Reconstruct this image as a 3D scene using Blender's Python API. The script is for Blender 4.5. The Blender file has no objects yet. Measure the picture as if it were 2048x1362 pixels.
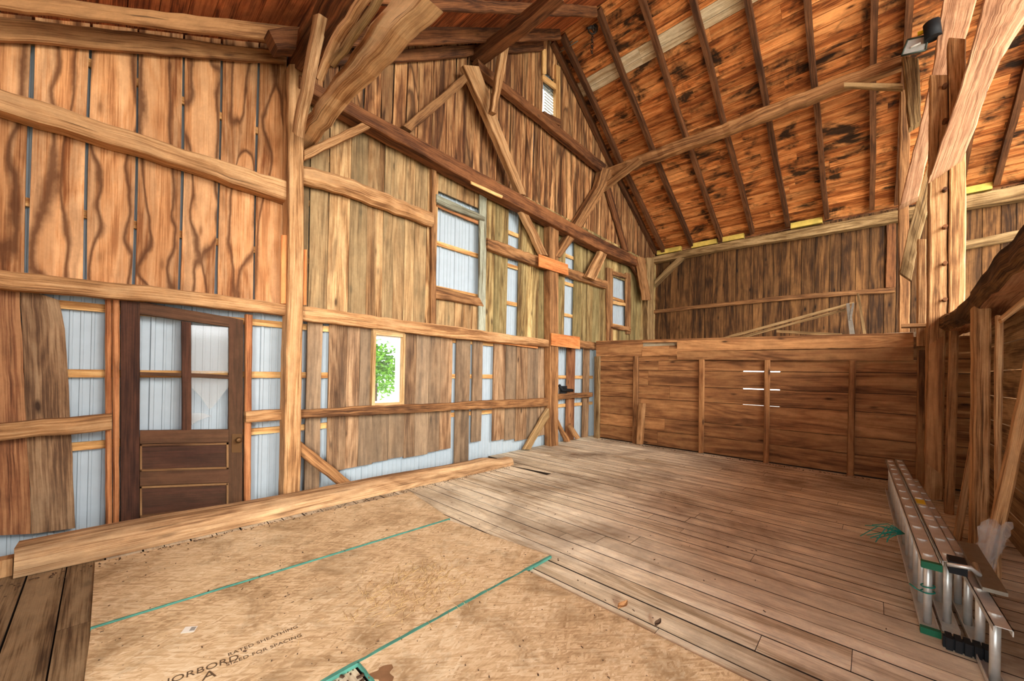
import bpy, math, random
from math import sin, cos, pi, radians, sqrt, hypot
from mathutils import Vector, Matrix
SC = bpy.context.scene
COL = SC.collection
R = random.Random(7)

# ------------------------------------------------------------------ camera
F, CX, CY, H = 769.2, 1006.4, 741.2, 1.5
YAW, PIT, ROL = radians(46.126), radians(.2407), radians(1.0955)
cf = Vector((sin(YAW)*cos(PIT), cos(YAW)*cos(PIT), sin(PIT)))
_r = Vector((cos(YAW), -sin(YAW), 0)); _u = _r.cross(cf)
cr = cos(ROL)*_r + sin(ROL)*_u
cu = -sin(ROL)*_r + cos(ROL)*_u
cam = bpy.data.cameras.new('camera'); camo = bpy.data.objects.new('camera', cam)
COL.objects.link(camo); SC.camera = camo
cam.sensor_width = 36; cam.lens = F/2048*36
cam.shift_x = (1024-CX)/2048; cam.shift_y = (CY-681)/2048
cam.clip_start = .05
m = Matrix((cr, cu, -cf)).transposed().to_4x4(); m.translation = Vector((0, 0, H))
camo.matrix_world = m

# ------------------------------------------------------------------ world, light, exposure
W = bpy.data.worlds.new('world'); SC.world = W; W.use_nodes = True
bg = W.node_tree.nodes['Background']
bg.inputs[0].default_value = (.93, .96, 1, 1); bg.inputs[1].default_value = 4.3
SC.view_settings.view_transform = 'Standard'; SC.view_settings.look = 'None'
SC.view_settings.gamma = 1; SC.view_settings.exposure = .30
def area(name, loc, target, sx, sy, power, col):
    l = bpy.data.lights.new(name, 'AREA'); l.shape = 'RECTANGLE'; l.size = sx; l.size_y = sy
    l.energy = power; l.color = col
    o = bpy.data.objects.new(name, l); COL.objects.link(o); o.location = loc
    o.rotation_euler = (Vector(target)-Vector(loc)).to_track_quat('-Z', 'Y').to_euler()
    return o
# added area lamps stand in for daylight from the open sides behind the camera
area('added_rear_lamp', (-5.2, -6.4, 3.3), (1.8, 1, .2), 2.0, 2.4, 1200, (1, .97, .92))
area('added_high_lamp', (3.0, -6.2, 6.2), (5.2, 2.2, .4), 5.0, 3.0, 980, (1, .965, .90))

# ------------------------------------------------------------------ pixel -> point on a real plane
def ray(px, py): return cf + (px-CX)/F*cr - (py-CY)/F*cu
CAM = Vector((0, 0, H))
def on(px, py, plane):
    ax, d = plane[0], plane[1]
    if ax == 'n': n, dd = Vector(plane[1]), plane[2]
    else: n, dd = {'x': Vector((1, 0, 0)), 'y': Vector((0, 1, 0)), 'z': Vector((0, 0, 1))}[ax], d
    v = ray(px, py); return CAM + v*((dd-n.dot(CAM))/n.dot(v))
def GX(px, py=700, Y=4.9): return on(px, py, ('y', Y)).x
def GZ(px, py, Y=4.9): return on(px, py, ('y', Y)).z

# ------------------------------------------------------------------ materials
def nt(name):
    m = bpy.data.materials.new(name); m.use_nodes = True; t = m.node_tree
    b = t.nodes['Principled BSDF']; b.inputs['Roughness'].default_value = .8
    b.inputs['Specular IOR Level'].default_value = .25
    return m, t, b
def N(t, kind, **k):
    n = t.nodes.new(kind)
    for a, v in k.items(): setattr(n, a, v)
    return n
def mth(t, op, a, b=None, c=None, clamp=False):
    n = N(t, 'ShaderNodeMath', operation=op, use_clamp=clamp)
    for i, v in enumerate((a, b, c)):
        if v is None: continue
        if isinstance(v, (int, float)): n.inputs[i].default_value = v
        else: t.links.new(v, n.inputs[i])
    return n.outputs[0]
def ramp(t, fac, stops, interp='LINEAR'):
    n = N(t, 'ShaderNodeValToRGB'); n.color_ramp.interpolation = interp; e = n.color_ramp.elements
    e.remove(e[1]); e[0].position = stops[0][0]; e[0].color = (*stops[0][1], 1)
    for p, c in stops[1:]: q = e.new(p); q.color = (*c, 1)
    t.links.new(fac, n.inputs[0]); return n.outputs[0]
def mix(t, fac, a, b, mode='MIX'):
    n = N(t, 'ShaderNodeMix', data_type='RGBA', blend_type=mode)
    for s, v in ((0, fac), (6, a), (7, b)):
        if isinstance(v, (int, float)): n.inputs[s].default_value = v
        elif isinstance(v, tuple): n.inputs[s].default_value = (*v[:3], 1)
        else: t.links.new(v, n.inputs[s])
    return n.outputs[2]
def noise(t, vec, scale, detail=3, rough=.55, dist=0.):
    n = N(t, 'ShaderNodeTexNoise'); n.inputs['Scale'].default_value = scale; n.inputs['Detail'].default_value = detail
    n.inputs['Roughness'].default_value = rough; n.inputs['Distortion'].default_value = dist
    t.links.new(vec, n.inputs['Vector']); return n.outputs[0]
def smap(t, vec, s):
    n = N(t, 'ShaderNodeMapping'); n.inputs['Scale'].default_value = s; t.links.new(vec, n.inputs[0]); return n.outputs[0]
def srgb(r, g, b):
    f = lambda c: (c/255/12.92) if c/255 <= .04045 else ((c/255+.055)/1.055)**2.4
    return (f(r), f(g), f(b))
S = srgb
def wood(name, light, mid, dark, streak=.5, outline=0., mould=0., knot=.5, var=.35, grey=None, greyamt=0., fine=1.0, bump=.25, rough=.78, heart=0., crack=.5, dirt=0.):
    """grain runs along U; every board has its own 'rnd' colour that shifts pattern, tone and hue"""
    m, t, b = nt(name)
    uv = N(t, 'ShaderNodeUVMap', uv_map='UVMap').outputs[0]
    at = N(t, 'ShaderNodeAttribute', attribute_name='rnd'); sep = N(t, 'ShaderNodeSeparateColor'); t.links.new(at.outputs[0], sep.inputs[0])
    r0, r1, r2 = sep.outputs
    off = N(t, 'ShaderNodeVectorMath', operation='MULTIPLY_ADD'); t.links.new(at.outputs[0], off.inputs[0]); off.inputs[1].default_value = (61, 43, 29)
    t.links.new(uv, off.inputs[2]); P = off.outputs[0]
    n1 = noise(t, smap(t, P, (.55, 7, 1)), 1, 3, .5, .8)
    n2 = noise(t, smap(t, P, (2.2, 110, 1)), 1, 5, .65)
    rings = mth(t, 'FRACT', mth(t, 'MULTIPLY', noise(t, smap(t, P, (.45, 3.2, 1)), 1, 2, .4, .3), 11))
    rings = mth(t, 'ABSOLUTE', mth(t, 'SUBTRACT', rings, .5))
    f = mth(t, 'ADD', mth(t, 'MULTIPLY', n1, 1.0), mth(t, 'MULTIPLY', mth(t, 'SUBTRACT', n2, .5), fine))
    f = mth(t, 'ADD', f, mth(t, 'MULTIPLY', mth(t, 'SUBTRACT', rings, .25), .28))
    c = ramp(t, f, [(.30, dark), (.47, mid), (.63, light), (.85, tuple(min(1, x*1.12) for x in light))])
    if streak:
        n3 = noise(t, smap(t, P, (.33, 5.5, 1)), 1, 3, .5, .5)
        s = ramp(t, n3, [(.52, (0, 0, 0)), (.66, (1, 1, 1))])
        c = mix(t, mth(t, 'MULTIPLY', s, streak), c, tuple(x*.85 for x in dark))
    if outline:
        n4 = noise(t, smap(t, P, (.42, 3.6, 1)), 1, 3, .45, .9)
        n4 = mth(t, 'ADD', n4, mth(t, 'MULTIPLY', mth(t, 'SUBTRACT', r2, .5), .12))
        o = ramp(t, n4, [(.50, (0, 0, 0)), (.545, (1, 1, 1)), (.565, (.95,)*3), (.60, (.42,)*3), (.8, (.3,)*3)])
        c = mix(t, mth(t, 'MULTIPLY', o, outline), c, tuple(x*.42 for x in dark))
    if knot:
        v = N(t, 'ShaderNodeTexVoronoi'); v.inputs['Scale'].default_value = 1; t.links.new(smap(t, P, (1.7, 5.5, 1)), v.inputs['Vector'])
        k = ramp(t, v.outputs['Distance'], [(.05, (1, 1, 1)), (.12, (.25,)*3), (.2, (0, 0, 0))])
        c = mix(t, mth(t, 'MULTIPLY', k, knot), c, tuple(x*.4 for x in dark))
    if grey is not None:
        g = noise(t, smap(t, P, (.8, 2.5, 1)), 1, 3)
        g = mth(t, 'MULTIPLY', mth(t, 'ADD', mth(t, 'MULTIPLY', g, 1.2), mth(t, 'SUBTRACT', r1, .75)), 1.5, clamp=True)
        c = mix(t, mth(t, 'MULTIPLY', g, greyamt), c, grey)
    if mould:
        ob = N(t, 'ShaderNodeTexCoord').outputs['Object']
        n5 = noise(t, ob, 1.3, 5, .65, .7); n6 = noise(t, smap(t, P, (2, 5, 1)), 1, 4, .6, .6)
        q = ramp(t, mth(t, 'ADD', mth(t, 'MULTIPLY', n5, .55), mth(t, 'MULTIPLY', n6, .45)), [(.50, (0, 0, 0)), (.60, (1, 1, 1))])
        c = mix(t, mth(t, 'MULTIPLY', q, mould), c, (.012, .008, .005))
    if crack:
        n7 = noise(t, smap(t, P, (1.1, 38, 1)), 1, 2, .5, .3); c = mix(t, mth(t, 'MULTIPLY', ramp(t, n7, [(.67, (0, 0, 0)), (.72, (1, 1, 1))]), crack), c, tuple(x*.35 for x in dark))
        n8 = noise(t, smap(t, P, (5, 9, 1)), 1, 6, .75); c = mix(t, .55, c, ramp(t, n8, [(.3, (.55,)*3), (.7, (1.35,)*3)]), 'MULTIPLY')
    if heart:
        sx = N(t, 'ShaderNodeSeparateXYZ'); t.links.new(uv, sx.inputs[0])
        hh = mth(t, 'ABSOLUTE', mth(t, 'SUBTRACT', mth(t, 'DIVIDE', sx.outputs[1], .155), 1.0))
        n9 = noise(t, smap(t, P, (.75, 2.2, 1)), 1, 2, .5, .6); n10 = noise(t, smap(t, P, (14, 20, 1)), 1, 2)
        fl2 = mth(t, 'ADD', mth(t, 'MULTIPLY', hh, .24), mth(t, 'ADD', mth(t, 'MULTIPLY', n9, 1.0), mth(t, 'MULTIPLY', n10, .03)))
        c = mix(t, ramp(t, fl2, [(.30, (.0,)*3), (.60, (.5,)*3), (.67, (0, 0, 0))]), c, tuple(x*.75 for x in mid))
        c = mix(t, mth(t, 'MULTIPLY', ramp(t, fl2, [(.60, (0, 0, 0)), (.64, (1, 1, 1)), (.655, (1, 1, 1)), (.70, (.35,)*3), (.80, (.5,)*3), (.9, (0, 0, 0))]), heart), c, tuple(x*.33 for x in dark))
    tone = mth(t, 'ADD', mth(t, 'MULTIPLY', r0, var*2), 1-var)
    tc = N(t, 'ShaderNodeCombineColor'); [t.links.new(tone, tc.inputs[i]) for i in range(3)]
    c = mix(t, 1.0, c, tc.outputs[0], 'MULTIPLY'); c = mix(t, 1.0, c, (1.0, .985, .885), 'MULTIPLY')
    if dirt:
        n11 = noise(t, N(t, 'ShaderNodeTexCoord').outputs['Object'], .75, 6, .62, .4); c = mix(t, mth(t, 'MULTIPLY', ramp(t, n11, [(.47, (0, 0, 0)), (.66, (1, 1, 1))]), dirt), c, S(104, 76, 50))
    t.links.new(c, b.inputs['Base Color']); b.inputs['Roughness'].default_value = rough
    bp = N(t, 'ShaderNodeBump'); bp.inputs['Strength'].default_value = bump; bp.inputs['Distance'].default_value = .01
    t.links.new(mth(t, 'ADD', n2, mth(t, 'MULTIPLY', n1, 2)), bp.inputs['Height']); t.links.new(bp.outputs[0], b.inputs['Normal'])
    return m
def flat(name, col, rough=.6, metal=0., spec=.3, var=.0, nscale=8):
    m, t, b = nt(name); b.inputs['Roughness'].default_value = rough; b.inputs['Metallic'].default_value = metal
    b.inputs['Specular IOR Level'].default_value = spec
    ob = N(t, 'ShaderNodeTexCoord').outputs['Object']; n = noise(t, ob, nscale, 4)
    c = ramp(t, n, [(.3, tuple(x*(1-var) for x in col)), (.7, tuple(min(1, x*(1+var*.6)) for x in col))])
    t.links.new(c, b.inputs['Base Color']); return m
M = {}
M['gable_left'] = wood('pale_streaked_boards', S(236, 182, 134), S(218, 154, 102), S(154, 92, 50), .15, .3, 0, .9, .10, heart=.9, crack=.25)
M['gable_mid'] = wood('aged_tan_boards', S(206, 168, 122), S(176, 132, 88), S(112, 74, 42), .5, .5, 0, .95, .22, S(134, 118, 88), .6)
M['gable_up'] = wood('aged_red_tan_boards', S(198, 150, 104), S(160, 108, 68), S(88, 52, 30), .55, .8, 0, .6, .25)
M['gable_olive'] = wood('aged_olive_boards', S(196, 172, 122), S(162, 132, 84), S(96, 68, 38), .5, .3, 0, .9, .28, S(128, 118, 80), .6)
M['gable_low'] = wood('weathered_brown_boards', S(176, 142, 110), S(148, 112, 82), S(96, 68, 48), .4, .15, 0, 1, .18, S(126, 112, 96), .6)
M['gable_lowred'] = wood('weathered_red_boards', S(166, 118, 82), S(136, 88, 58), S(88, 52, 32), .4, 0, 0, .9, .12)
M['timber'] = wood('hewn_tan_timber', S(204, 160, 116), S(180, 132, 88), S(122, 82, 50), .25, 0, 0, .6, .1, bump=.5, crack=.8)
M['timber_pale'] = wood('pale_hewn_timber', S(222, 184, 142), S(200, 158, 116), S(146, 102, 66), .2, 0, 0, .5, .08, bump=.5, crack=.8)
M['timber_brown'] = wood('brown_hewn_timber', S(172, 126, 84), S(140, 96, 60), S(84, 54, 32), .4, 0, 0, .6, .12, bump=.5, crack=.7)
M['timber_dark'] = wood('dark_brown_timber', S(136, 88, 54), S(108, 66, 39), S(64, 38, 22), .4, 0, 0, .6, .12, bump=.4, crack=.6)
M['timber_grey'] = wood('grey_brown_timber', S(176, 146, 106), S(144, 114, 76), S(90, 66, 40), .3, 0, 0, .5, .12, bump=.5, crack=.7)
M['timber_pink'] = wood('pinkish_hewn_timber', S(208, 162, 128), S(184, 136, 104), S(134, 92, 66), .2, 0, 0, .4, .08, bump=.5, crack=.7)
M['bark'] = wood('rough_dark_log', S(136, 98, 60), S(94, 62, 36), S(48, 30, 18), .7, .3, .4, .8, .15, bump=1)
M['lumber'] = wood('new_pine_lumber', S(224, 180, 124), S(202, 152, 96), S(158, 106, 60), .15, 0, 0, .5, .1)
M['lumber_orange'] = wood('orange_stud_lumber', S(196, 134, 90), S(172, 108, 68), S(122, 70, 40), .3, 0, 0, .8, .1)
M['plywood'] = wood('orange_plywood', S(222, 148, 92), S(210, 132, 76), S(176, 100, 54), .1, 0, 0, .1, .05, crack=.1)
M['roof'] = wood('orange_roof_boards', S(232, 158, 98), S(202, 120, 64), S(130, 68, 32), .2, .2, .95, 1, .2, rough=.5)
M['roof_left'] = wood('red_brown_roof_boards', S(206, 122, 74), S(172, 94, 52), S(108, 54, 28), .4, 0, .4, .8, .2)
M['roof_white'] = wood('bleached_roof_board', S(226, 210, 184), S(208, 188, 158), S(174, 144, 112), .15, 0, 0, .4, .06, crack=.2)
M['rafter'] = wood('brown_rafter', S(118, 76, 48), S(94, 58, 34), S(62, 37, 21), .3, 0, 0, .6, .1)
M['back'] = wood('dark_brown_wall_boards', S(134, 94, 56), S(100, 66, 36), S(54, 34, 18), .5, .1, .3, 1, .25)
M['partition'] = wood('brown_partition_boards', S(176, 128, 84), S(152, 104, 66), S(108, 70, 42), .1, 0, 0, 1, .22, fine=.6, crack=.3)
M['right'] = wood('grey_brown_wall_boards', S(170, 138, 102), S(138, 106, 74), S(88, 62, 40), .3, 0, 0, .7, .14)
M['floor'] = wood('worn_floor_boards', S(244, 234, 216), S(232, 218, 196), S(182, 162, 136), .08, 0, .0, .3, .07, S(196, 182, 160), .4, rough=.6, crack=.35, fine=.7, dirt=.75)
M['floor_dirty'] = wood('dirty_floor_boards', S(150, 126, 98), S(124, 100, 74), S(78, 58, 40), .2, 0, 0, .3, .08, crack=.4)
M['log'] = wood('smooth_weathered_log', S(214, 176, 136), S(190, 148, 108), S(124, 88, 60), .35, .3, 0, .5, .05, bump=.5, crack=.8)
M['blue_grey'] = wood('blue_grey_painted_board', S(172, 174, 158), S(146, 146, 130), S(96, 86, 66), .4, 0, 0, .3, .1)
M['door'] = wood('dark_stained_door', S(84, 52, 38), S(66, 40, 29), S(42, 24, 17), .3, 0, 0, .2, .08, S(130, 96, 66), .3)
M['door_panel'] = wood('dark_red_door_panel', S(76, 42, 34), S(62, 34, 28), S(44, 24, 19), .15, 0, 0, .1, .06, S(120, 90, 62), .2, crack=.1)
M['door_dust'] = wood('dusty_door_moulding', S(150, 114, 78), S(128, 92, 60), S(84, 54, 34), .2, 0, 0, .1, .06)
M['frame'] = wood('window_frame_pine', S(214, 182, 138), S(196, 160, 114), S(150, 114, 74), .1, 0, 0, .1, .05, crack=.1)
M['metal'] = flat('white_steel_siding', S(176, 188, 194), .45, .0, .4, .05)
M['alu'] = flat('ladder_aluminium', S(222, 222, 214), .38, .55, .5, .12, 20)
M['alu_dark'] = flat('worn_aluminium', S(140, 132, 118), .45, .8, .5, .2, 20)
M['iron'] = flat('rusty_black_iron', S(52, 42, 34), .6, .5)
M['rubber'] = flat('black_rubber', S(22, 24, 26), .7)
M['green'] = flat('green_plastic', S(20, 96, 64), .5)
M['rope'] = flat('teal_rope', S(24, 130, 112), .7)
M['yellow'] = flat('yellow_label', S(222, 196, 40), .5)
M['teal'] = flat('teal_edge_paint', S(78, 140, 122), .7, var=.3, nscale=12)
M['ink'] = flat('grey_brown_ink', S(92, 72, 50), .8)
M['stain'] = flat('damp_stain', S(136, 100, 68), .7, var=.3)
M['paper'] = flat('white_paper_label', S(226, 220, 206), .7)
M['white'] = flat('white_paint', S(236, 234, 226), .5)
M['brass'] = flat('tarnished_brass', S(108, 78, 48), .45, .7)
M['grass'] = flat('pale_gravel', S(205, 204, 190), .9, var=.2)
M['leaf'] = flat('green_leaves', S(126, 186, 40), .7, var=.3, nscale=3)
M['bark_tree'] = flat('tree_bark', S(110, 90, 70), .9, var=.2)
M['seam'] = flat('painted_gap_shade', S(44, 32, 22), .9)  # dark tone painted in as shade of the board gaps
M['straw'] = flat('straw', S(196, 164, 112), .8)
M['dirt'] = flat('dark_debris', S(70, 50, 34), .9)
M['eave_sunlight'] = flat('painted_eave_sunlight', S(226, 196, 96), .8, var=.3, nscale=5)  # sunlight in the eave slit, painted as pale yellow
M['reflector'] = flat('floodlight_reflector', S(150, 160, 150), .25, .8)
M['housing'] = flat('floodlight_housing', S(58, 66, 56), .5, .3)
def glass(name, rough=.02, alpha=.25):
    m = bpy.data.materials.new(name); m.use_nodes = True; t = m.node_tree
    for n in list(t.nodes): t.nodes.remove(n)
    o = N(t, 'ShaderNodeOutputMaterial'); a = N(t, 'ShaderNodeBsdfTransparent'); g = N(t, 'ShaderNodeBsdfGlossy'); d = N(t, 'ShaderNodeBsdfDiffuse')
    g.inputs['Roughness'].default_value = rough; d.inputs[0].default_value = (.8, .82, .78, 1)
    m1 = N(t, 'ShaderNodeMixShader'); m1.inputs[0].default_value = alpha; t.links.new(a.outputs[0], m1.inputs[1]); t.links.new(d.outputs[0], m1.inputs[2])
    m2 = N(t, 'ShaderNodeMixShader'); m2.inputs[0].default_value = .06; t.links.new(m1.outputs[0], m2.inputs[1]); t.links.new(g.outputs[0], m2.inputs[2])
    t.links.new(m2.outputs[0], o.inputs[0]); return m
M['glass'] = glass('clear_glass', .02, .03); M['glass_dusty'] = glass('dusty_glass', .1, .16); M['film'] = glass('clear_plastic_film', .2, .22)
def osb():
    m, t, b = nt('strand_board')
    uv = N(t, 'ShaderNodeUVMap', uv_map='UVMap').outputs[0]; at = N(t, 'ShaderNodeAttribute', attribute_name='rnd')
    off = N(t, 'ShaderNodeVectorMath', operation='MULTIPLY_ADD'); t.links.new(at.outputs[0], off.inputs[0]); off.inputs[1].default_value = (61, 43, 29); t.links.new(uv, off.inputs[2]); P = off.outputs[0]
    acc = None
    for k, (ang, sx, sy) in enumerate(((.1, 9, 70), (-.3, 11, 80), (.5, 12, 70), (-.7, 14, 90))):
        mp = N(t, 'ShaderNodeMapping'); mp.inputs['Rotation'].default_value = (0, 0, ang); mp.inputs['Location'].default_value = (k*3.1, k, 0); t.links.new(P, mp.inputs[0])
        v = N(t, 'ShaderNodeTexVoronoi'); v.inputs['Scale'].default_value = 1; t.links.new(smap(t, mp.outputs[0], (sx, sy, 1)), v.inputs['Vector'])
        s = N(t, 'ShaderNodeSeparateColor'); t.links.new(v.outputs['Color'], s.inputs[0])
        acc = s.outputs[0] if acc is None else mix(t, ramp(t, s.outputs[1], [(.45, (0, 0, 0)), (.55, (1, 1, 1))]), acc, s.outputs[0])
    n = noise(t, P, 1.4, 4, .6); n2 = noise(t, smap(t, P, (20, 120, 1)), 1, 2)
    f = mth(t, 'ADD', mth(t, 'MULTIPLY', acc, .28), mth(t, 'ADD', mth(t, 'MULTIPLY', n, .55), mth(t, 'MULTIPLY', n2, .3)))
    c = ramp(t, f, [(.25, S(126, 98, 66)), (.42, S(182, 150, 110)), (.58, S(210, 180, 138)), (.85, S(234, 214, 178))])
    ob = N(t, 'ShaderNodeTexCoord').outputs['Object']
    d = noise(t, ob, 2.2, 6, .7, .5)
    c = mix(t, ramp(t, d, [(.50, (0, 0, 0)), (.72, (.75,)*3)]), c, S(120, 92, 56))
    sp = noise(t, ob, 55, 2, .5); c = mix(t, ramp(t, sp, [(.70, (0, 0, 0)), (.74, (.8,)*3)]), c, S(70, 48, 30))
    t.links.new(c, b.inputs['Base Color']); b.inputs['Roughness'].default_value = .7
    bp = N(t, 'ShaderNodeBump'); bp.inputs['Strength'].default_value = .12; bp.inputs['Distance'].default_value = .003; t.links.new(f, bp.inputs['Height']); t.links.new(bp.outputs[0], b.inputs['Normal'])
    return m
M['osb'] = osb()

# ------------------------------------------------------------------ mesh builder
class MB:
    def __init__(s): s.v = []; s.f = []; s.uv = []; s.c = []; s.m = []; s.sm = []
    def loft(s, rings, rnd=None, mi=0, caps=True, smooth=False, closed=True, u0=0.):
        rnd = rnd or (R.random(), R.random(), R.random()); n = len(rings[0]); base = len(s.v)
        for r in rings: s.v += [tuple(p) for p in r]
        per = [0]
        for j in range(n): per.append(per[-1]+(Vector(rings[0][(j+1) % n])-Vector(rings[0][j])).length)
        u = u0; us = [u0]
        for i in range(1, len(rings)):
            a = sum((Vector(p) for p in rings[i-1]), Vector())/n; b = sum((Vector(p) for p in rings[i]), Vector())/n
            u += (b-a).length; us.append(u)
        for i in range(len(rings)-1):
            for j in range(n if closed else n-1):
                k = (j+1) % n
                s.f.append((base+i*n+j, base+i*n+k, base+(i+1)*n+k, base+(i+1)*n+j))
                s.uv.append(((us[i], per[j]), (us[i], per[j+1]), (us[i+1], per[j+1]), (us[i+1], per[j])))
                s.c.append(rnd); s.m.append(mi); s.sm.append(smooth)
        if caps:
            for i, rev in ((0, True), (len(rings)-1, False)):
                idx = list(range(base+i*n, base+i*n+n)); o = Vector(s.v[idx[0]])
                e1 = (Vector(s.v[idx[1]])-o); e1 = e1.normalized() if e1.length > 1e-9 else Vector((1, 0, 0))
                uvs = [((Vector(s.v[q])-o).length*.15, (Vector(s.v[q])-o).dot(e1)) for q in idx]
                if rev: idx = idx[::-1]; uvs = uvs[::-1]
                s.f.append(tuple(idx)); s.uv.append(tuple(uvs)); s.c.append(rnd); s.m.append(mi); s.sm.append(False)
    def box(s, a, b, rnd=None, mi=0, axis=None, u0=0.):
        d = [abs(b[i]-a[i]) for i in range(3)]; ax = axis if axis is not None else d.index(max(d)); o = [i for i in range(3) if i != ax]
        rings = []
        for e in (a[ax], b[ax]):
            ring = []
            for p, q in ((a[o[0]], a[o[1]]), (b[o[0]], a[o[1]]), (b[o[0]], b[o[1]]), (a[o[0]], b[o[1]])):
                v = [0, 0, 0]; v[ax] = e; v[o[0]] = p; v[o[1]] = q; ring.append(Vector(v))
            rings.append(ring)
        s.loft(rings, rnd, mi, u0=u0)
    def tube(s, pts, r, n=8, rnd=None, mi=0, r2=None, smooth=True):
        pts = [Vector(p) for p in pts]; rings = []; up = Vector((0, 0, 1))
        for i, p in enumerate(pts):
            d = (pts[min(i+1, len(pts)-1)]-pts[max(i-1, 0)]).normalized()
            a = d.cross(up)
            if a.length < .05: a = d.cross(Vector((0, 1, 0)))
            a.normalize(); b2 = d.cross(a)
            rr = r if r2 is None else r+(r2-r)*i/max(1, len(pts)-1)
            rings.append([p+a*rr*cos(2*pi*j/n)+b2*rr*sin(2*pi*j/n) for j in range(n)])
        s.loft(rings, rnd, mi, smooth=smooth)
    def quad(s, p, rnd=None, mi=0):
        rnd = rnd or (R.random(), R.random(), R.random()); b = len(s.v); s.v += [tuple(q) for q in p]; s.f.append(tuple(range(b, b+len(p))))
        o = Vector(p[0]); e = (Vector(p[1])-o).normalized(); s.uv.append(tuple(((Vector(q)-o).dot(e), ((Vector(q)-o)-e*(Vector(q)-o).dot(e)).length) for q in p)); s.c.append(rnd); s.m.append(mi); s.sm.append(False)
    def build(s, name, mats, parent=None, origin=None):
        me = bpy.data.meshes.new(name)
        if origin is None:
            if parent is not None: origin = Vector(parent.matrix_world.translation) if False else Vector(parent['_o']) if '_o' in parent else Vector((0, 0, 0))
            else: origin = Vector((0, 0, 0))
        me.from_pydata([tuple(Vector(v)-origin) for v in s.v], [], s.f)
        me.uv_layers.new(name='UVMap'); me.attributes.new('rnd', 'FLOAT_COLOR', 'CORNER')
        uf = []; cfl = []
        for i, f in enumerate(s.f):
            for k in range(len(f)): uf += list(s.uv[i][k]); cfl += [*s.c[i], 1]
        me.uv_layers['UVMap'].data.foreach_set('uv', uf); me.attributes['rnd'].data.foreach_set('color', cfl)
        for mt in (mats if isinstance(mats, (list, tuple)) else [mats]): me.materials.append(M[mt])
        me.polygons.foreach_set('material_index', s.m); me.polygons.foreach_set('use_smooth', s.sm)
        me.update(); me.validate()
        o = bpy.data.objects.new(name, me); COL.objects.link(o)
        if parent is not None:
            o.parent = parent; o['_o'] = tuple(parent['_o']) if '_o' in parent else (0, 0, 0)
        else: o.location = origin
        return o
def tag(o, label=None, cat=None, group=None, kind=None):
    if label: o['label'] = label
    if cat: o['category'] = cat
    if group: o['group'] = group
    if kind: o['kind'] = kind
    return o
def thing(name, label, cat, group=None, loc=(0, 0, 0)):
    o = bpy.data.objects.new(name, None); COL.objects.link(o); o.location = loc; o.empty_display_size = .1
    o['_o'] = tuple(loc); return tag(o, label, cat, group)
def struct(name, mb, mats): return tag(mb.build(name, mats), kind='structure')

def resample(pts, n):
    L = [0]
    for i in range(1, len(pts)): L.append(L[-1]+(pts[i]-pts[i-1]).length)
    out = []
    for k in range(n+1):
        d = L[-1]*k/n; i = 1
        while i < len(pts)-1 and L[i] < d: i += 1
        q = (d-L[i-1])/max(1e-9, L[i]-L[i-1]); out.append(pts[i-1].lerp(pts[i], max(0, min(1, q))))
    return out
PN = {'x': Vector((1, 0, 0)), 'y': Vector((0, 1, 0)), 'z': Vector((0, 0, -1))}
def strip_mb(plane, e1, e2, depth, ch=.012, jit=.006, mb=None, mi=0, rnd=None, seg=.12, bk=None):
    """timber whose front face lies in a real plane between two long edges; extruded 'depth' to the back, edges worn"""
    d = bk if bk is not None else (PN[plane[0]] if plane[0] in PN else Vector(plane[1]).normalized())
    mb = mb or MB()
    A = [on(*p, plane) for p in e1]; B = [on(*p, plane) for p in e2]
    L = sum((A[i+1]-A[i]).length for i in range(len(A)-1)); n = max(1, min(60, int(L/seg)))
    A = resample(A, n); B = resample(B, n); rings = []
    rr = random.Random(int(e1[0][0]*13+e1[0][1]*7)); ph = rr.random()*9
    for i in range(n+1):
        a, b = A[i].copy(), B[i].copy(); w = (b-a); wl = w.length; w.normalize()
        g = lambda: rr.uniform(-jit, jit)
        a += w*(g()+jit*.8*sin(i*.33+ph)); b += w*(g()+jit*.8*sin(i*.27+ph*2)); z = d*g(); c = min(ch, wl*.3, depth*.3)
        ring = [a+w*c, b-w*c, b+d*c, b+d*(depth-c), b-w*c+d*depth, a+w*c+d*depth, a+d*(depth-c), a+d*c] if c > .001 else [a, b, b+d*depth, a+d*depth]
        rings.append([p+z for p in ring])
    mb.loft(rings, rnd, mi); return mb
def beam(name, label, cat, plane, e1, e2, depth, mat, group=None, **k):
    mb = strip_mb(plane, e1, e2, depth, **k); o = mb.build(name, mat, origin=Vector(mb.v[0])); return tag(o, label, cat, group)

# ------------------------------------------------------------------ roof lines
def z_left(X):      # underside of the left rafters
    return 4.30+.5*X if X < 1.4 else 5.0+.67*(X-1.4)
def z_roof(X):      # underside of roof boards
    if X < 1.4: return 4.30+.5*X+.2
    if X < 6.35: return 5.2+(8.42-5.2)/4.95*(X-1.4)
    if X < 8.9: return 8.42-.608*(X-6.35)
    return 6.87-.544*(X-8.9)
YG, YB, XB, XP, YR = 4.90, -4.6, 11.85, 8.1, -.95

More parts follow.
